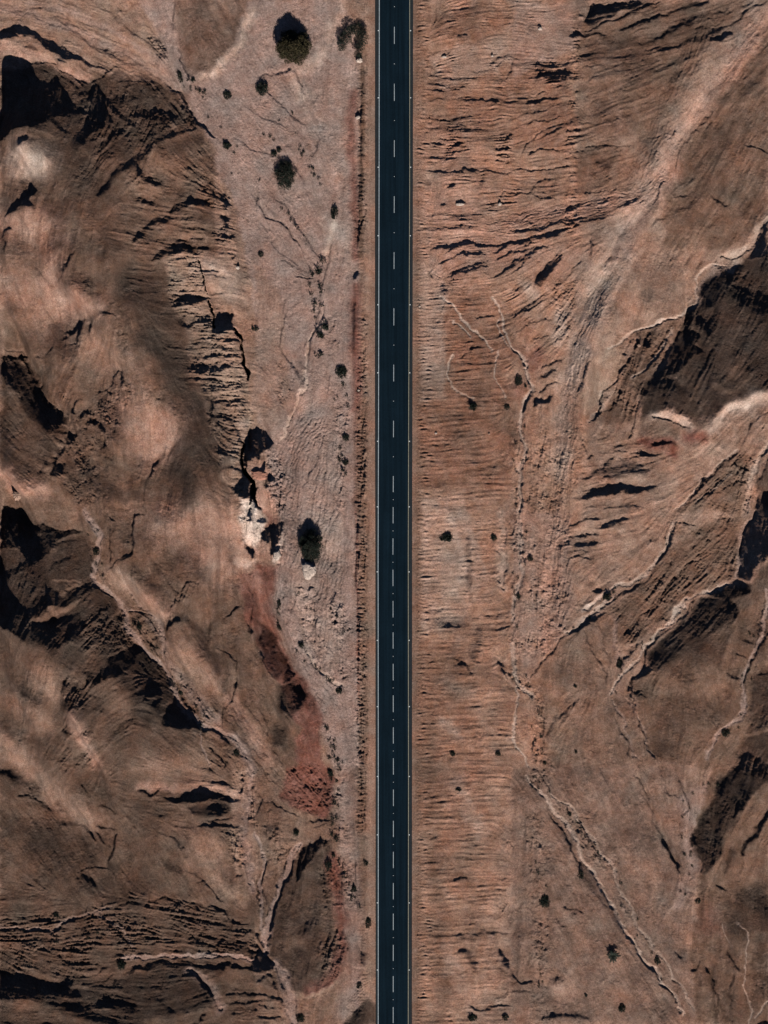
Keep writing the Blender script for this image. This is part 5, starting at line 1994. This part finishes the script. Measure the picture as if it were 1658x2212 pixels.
along(D_('B', (250, 860), (300, 1000), (370, 1130), (430, 1200)), 22, 7, 2, 4.2, 'upper')
along(D_('B', (0, 850), (120, 910), (150, 980)), 10, 14, 2, 5, 'upper')
along(D_('B', (0, 1180), (120, 1280), (250, 1500), (360, 1560)), 30, 22, 1.5, 4, 'upper')
for x, y, r in ((430, 30, 6), (360, 115, 5), (405, 100, 6), (350, 190, 4), (418, 190, 4), (424, 230, 5), (355, 252, 4), (378, 312, 6), (373, 357, 4), (430, 320, 4), (382, 400, 2.5), (450, 455, 8), (418, 510, 7), (408, 640, 6)):
    p = D_('E', (x, y))[0]; scrub(p[0], p[1], r * 1.5, 'step')
along(D_('E', (520, 900), (520, 1200), (560, 1400)), 18, 12, 1.5, 4, 'mid')
along(D_('E', (560, 800), (590, 1000), (570, 1340), (560, 1500)), 12, 10, 2, 5, 'mid')
along(D_('H', (300, 500), (340, 600), (380, 760), (420, 960)), 26, 26, 1.5, 4.2, 'mid')
along(D_('H', (500, 600), (560, 760), (540, 860)), 16, 16, 1.5, 4, 'mid')
along(D_('H', (250, 880), (350, 980), (470, 1100), (580, 1160)), 22, 14, 2, 5, 'mid')
along(D_('H', (140, 560), (160, 650), (150, 760)), 7, 6, 3, 5, 'mid')
along(D_('H', (450, 1380), (490, 1480), (500, 1600), (560, 1658)), 26, 12, 2.5, 6, 'low')
along(D_('K', (500, 60), (520, 200), (500, 420), (550, 480)), 22, 12, 2, 6, 'low')
along(D_('K', (530, 560), (570, 720), (620, 800), (650, 940)), 20, 12, 2, 5, 'low')
along(D_('K', (0, 760), (60, 960)), 6, 14, 2, 4, 'left')
along(D_('F', (50, 1100), (50, 1400), (30, 1650)), 16, 22, 1.5, 4, 'strm')
along(D_('I', (30, 0), (60, 300), (20, 560), (20, 900)), 26, 14, 1.5, 4, 'strm')
along(D_('I', (40, 1050), (140, 1200), (160, 1450), (160, 1650)), 26, 16, 2, 4.6, 'strm')
along(D_('L', (150, 60), (170, 500), (190, 900), (180, 1500)), 26, 14, 2, 4.6, 'strm')
along(D_('I', (1050, 90), (980, 280), (860, 430), (700, 500), (560, 620), (380, 770)), 42, 12, 1.8, 3.8, 'bank')
along(D_('I', (1180, 570), (1000, 740), (860, 870), (720, 1000), (640, 1200)), 34, 14, 1.8, 3.6, 'bank')
along(D_('I', (1600, 700), (1500, 1080), (1490, 1300), (1350, 1480), (1300, 1650)), 30, 16, 1.8, 3.6, 'bank')
along(D_('L', (1330, 90), (1200, 180), (1100, 320)), 24, 20, 2, 4, 'tri')
along(D_('L', (1110, 280), (1150, 480), (1140, 720), (1100, 860)), 34, 22, 1.8, 4, 'tri')
along(D_('L', (150, 60), (280, 220), (420, 400), (560, 600), (700, 760)), 30, 16, 1.8, 4.4, 'diag')
along(D_('L', (700, 900), (850, 1100), (1000, 1300), (1130, 1500)), 24, 16, 1.8, 4, 'diag')
along(D_('G', (620, 100), (660, 300), (640, 420)), 14, 18, 1.8, 4, 'left')
along(D_('G', (860, 700), (960, 800), (1080, 1020), (1200, 1240), (1320, 1380)), 30, 18, 1.8, 4.2, 'left')
along(D_('J', (0, 1100), (300, 1150), (700, 1020), (1000, 1180)), 18, 30, 1.8, 4, 'left')

QUEUE.sort(key=lambda q: -q[0])
for q in QUEUE[:285]: plant_scrub(*q)
vs, fs = [], []
for sc, x, y, zone in QUEUE[285:]:
    px, py = spot(x, y); c = Vector((wx_(px), wy_(py), ground(px, py) + .08)); r = sc * S * .33
    leaves(vs, fs, c, r, 14, .06, random, .7)
tag(new_mesh_obj('tiny_scrub', vs, fs, LEAF_DARK), 'dusting of tiny dark scrub specks along the washes and channels', 'scrub', kind='stuff')

# ---------- rocks ----------
def rock_material(name, col):
    m, n, l, b = mat(name); co = n.new('ShaderNodeNewGeometry').outputs['Position']
    rgb = n.new('ShaderNodeRGB'); rgb.outputs[0].default_value = col + (1,)
    l.new(mult(n, l, rgb.outputs[0], mrange(n, l, noise(n, l, co, 2.5, 5, .75), .3, .7, .6, 1.3)), b.inputs['Base Color']); b.inputs['Roughness'].default_value = .95
    bp = n.new('ShaderNodeBump'); bp.inputs['Strength'].default_value = .8; bp.inputs['Distance'].default_value = .08
    l.new(noise(n, l, co, 4, 5, .75), bp.inputs['Height']); l.new(bp.outputs[0], b.inputs['Normal']); return m
RPALE = rock_material('pale_limestone', (.62, .50, .42)); RTAN = rock_material('tan_sandstone', (.42, .27, .20)); RRED = rock_material('red_sandstone', (.42, .20, .14))
def rock(name, rx, ry, h, seed, m, outline=None):
    rnd = random.Random(seed); bm_v = []; fs = []; n = 22 if outline is None else len(outline); rings = 5
    offs = [1 + rnd.uniform(-.2, .2) for _ in range(n)]
    for k in range(rings):
        u = k / (rings - 1); sc = [1.08, 1.0, .9, .72, .38][k]; z = [-.35 * h, .35 * h, .75 * h, .95 * h, h][k]
        for i in range(n):
            if outline is None:
                a = i * 2 * math.pi / n; x, y = math.cos(a) * rx * offs[i] * sc, math.sin(a) * ry * offs[i] * sc
            else: x, y = outline[i][0] * sc, outline[i][1] * sc
            j = .05 * min(rx, ry)
            bm_v.append((x + rnd.uniform(-j, j), y + rnd.uniform(-j, j), z + rnd.uniform(-.06, .06) * h))
    for k in range(rings - 1):
        for i in range(n): i2 = (i + 1) % n; fs.append((k * n + i, k * n + i2, (k + 1) * n + i2, (k + 1) * n + i))
    bm_v.append((0, 0, h * 1.02)); c = len(bm_v) - 1
    for i in range(n): fs.append(((rings - 1) * n + i, (rings - 1) * n + (i + 1) % n, c))
    return new_mesh_obj(name, bm_v, fs, m)
def slab(pts, h, seed, m, label, cat='rock', dz=0):
    rnd = random.Random(seed); cx_ = sum(p[0] for p in pts) / len(pts); cy_ = sum(p[1] for p in pts) / len(pts); out = []
    for a, b in zip(pts, pts[1:] + pts[:1]):
        for k in range(4):
            t = k / 4; out.append(((a[0] + (b[0] - a[0]) * t - cx_) * S + rnd.uniform(-.1, .1), -(a[1] + (b[1] - a[1]) * t - cy_) * S + rnd.uniform(-.1, .1)))
    out = out[::-1]
    o = rock('rock_slab', 1.5, 1.5, h, seed, m, out); put(o, cx_, cy_, 0, dz); return tag(o, label, cat)
slab(D_('V', (860, 1890), (930, 1870), (1040, 1930), (1040, 2010), (960, 2110), (900, 2080), (870, 1990)), 1.3, 3, RPALE, 'pale angular rock slab at the lower tip of the dense tree below the cliff')
slab(D_('V', (215, 700), (330, 690), (415, 730), (410, 800), (300, 820), (235, 790)), .8, 4, RRED, 'pink flat boulder lying at the lower edge of the big cliff shadow')
slab(D_('V', (500, 1750), (570, 1720), (600, 1800), (540, 1850), (500, 1820)), .9, 5, RPALE, 'whitish block at the foot of the rubble strip beside the gravel stream')
BOUL = [(1166, 62, 4.5, 3.5, RPALE, 'white boulder lit beside a small dark pit in the upper right'),
        (994, 441.5, 10, 3, RPALE, 'long white boulder on the ribbed slope right of the road, wider of two'),
        (1079, 441, 4, 3.4, RPALE, 'short white boulder level with the long one, further from the road'),
        (959, 123, 5, 2.3, RPALE, 'small white boulder in the top pale slope right of the road'),
        (1063, 121, 2.6, 2.6, RPALE, 'small white boulder in the top pale slope beside the seam'),
        (773, 254, 5, 4, RPALE, 'white stone in the rubble ditch left of the road'),
        (776, 131, 7, 5, RPALE, 'pale rock under the lower edge of the ragged tree'),
        (774, 843.5, 3, 2.2, RPALE, 'small white stone at the end of the red soil band'),
        (941, 936, 3, 2, RPALE, 'small pale stone alone on the brown slope right of the road'),
        (1056, 937, 2.2, 2, RTAN, 'small tan stone at the border of the brown slope'),
        (512, 578, 5, 4, RPALE, 'white boulder on the sand east of the upper cliff'),
        (28, 1503, 1, 1, RTAN, None), (37, 1070, 10, 11, RTAN, 'rounded tan knob of rock near the left edge at mid height'),
        (1369, 1201, 1, 1, RTAN, None), (1477, 985, 3, 2, RPALE, None),
        (900, 762, 3, 2.5, RPALE, None), (906, 662, 2.2, 2, RPALE, 'pale stone at the right road shoulder by the dash row'),
        (1210, 1196, 1.5, 1.5, RPALE, None), (1352, 767, 0, 0, RTAN, None),
        (1217, 759, 0, 0, RTAN, None), (1555, 754, 6, 4, RTAN, None), (1380, 746, 4, 3, RTAN, 'tan boulder at the tip of the black shadow on the right'),
        (1368, 708, 6, 5, RTAN, None), (1362, 750, 6, 5, RTAN, None)]
for i, (x, y, rx, ry, m, lab) in enumerate(BOUL):
    if lab is None: continue
    o = rock('boulder', rx * S, ry * S, max(.35, min(rx, ry) * S * 1.5), 200 + i, m); put(o, x, y); tag(o, lab, 'boulder')
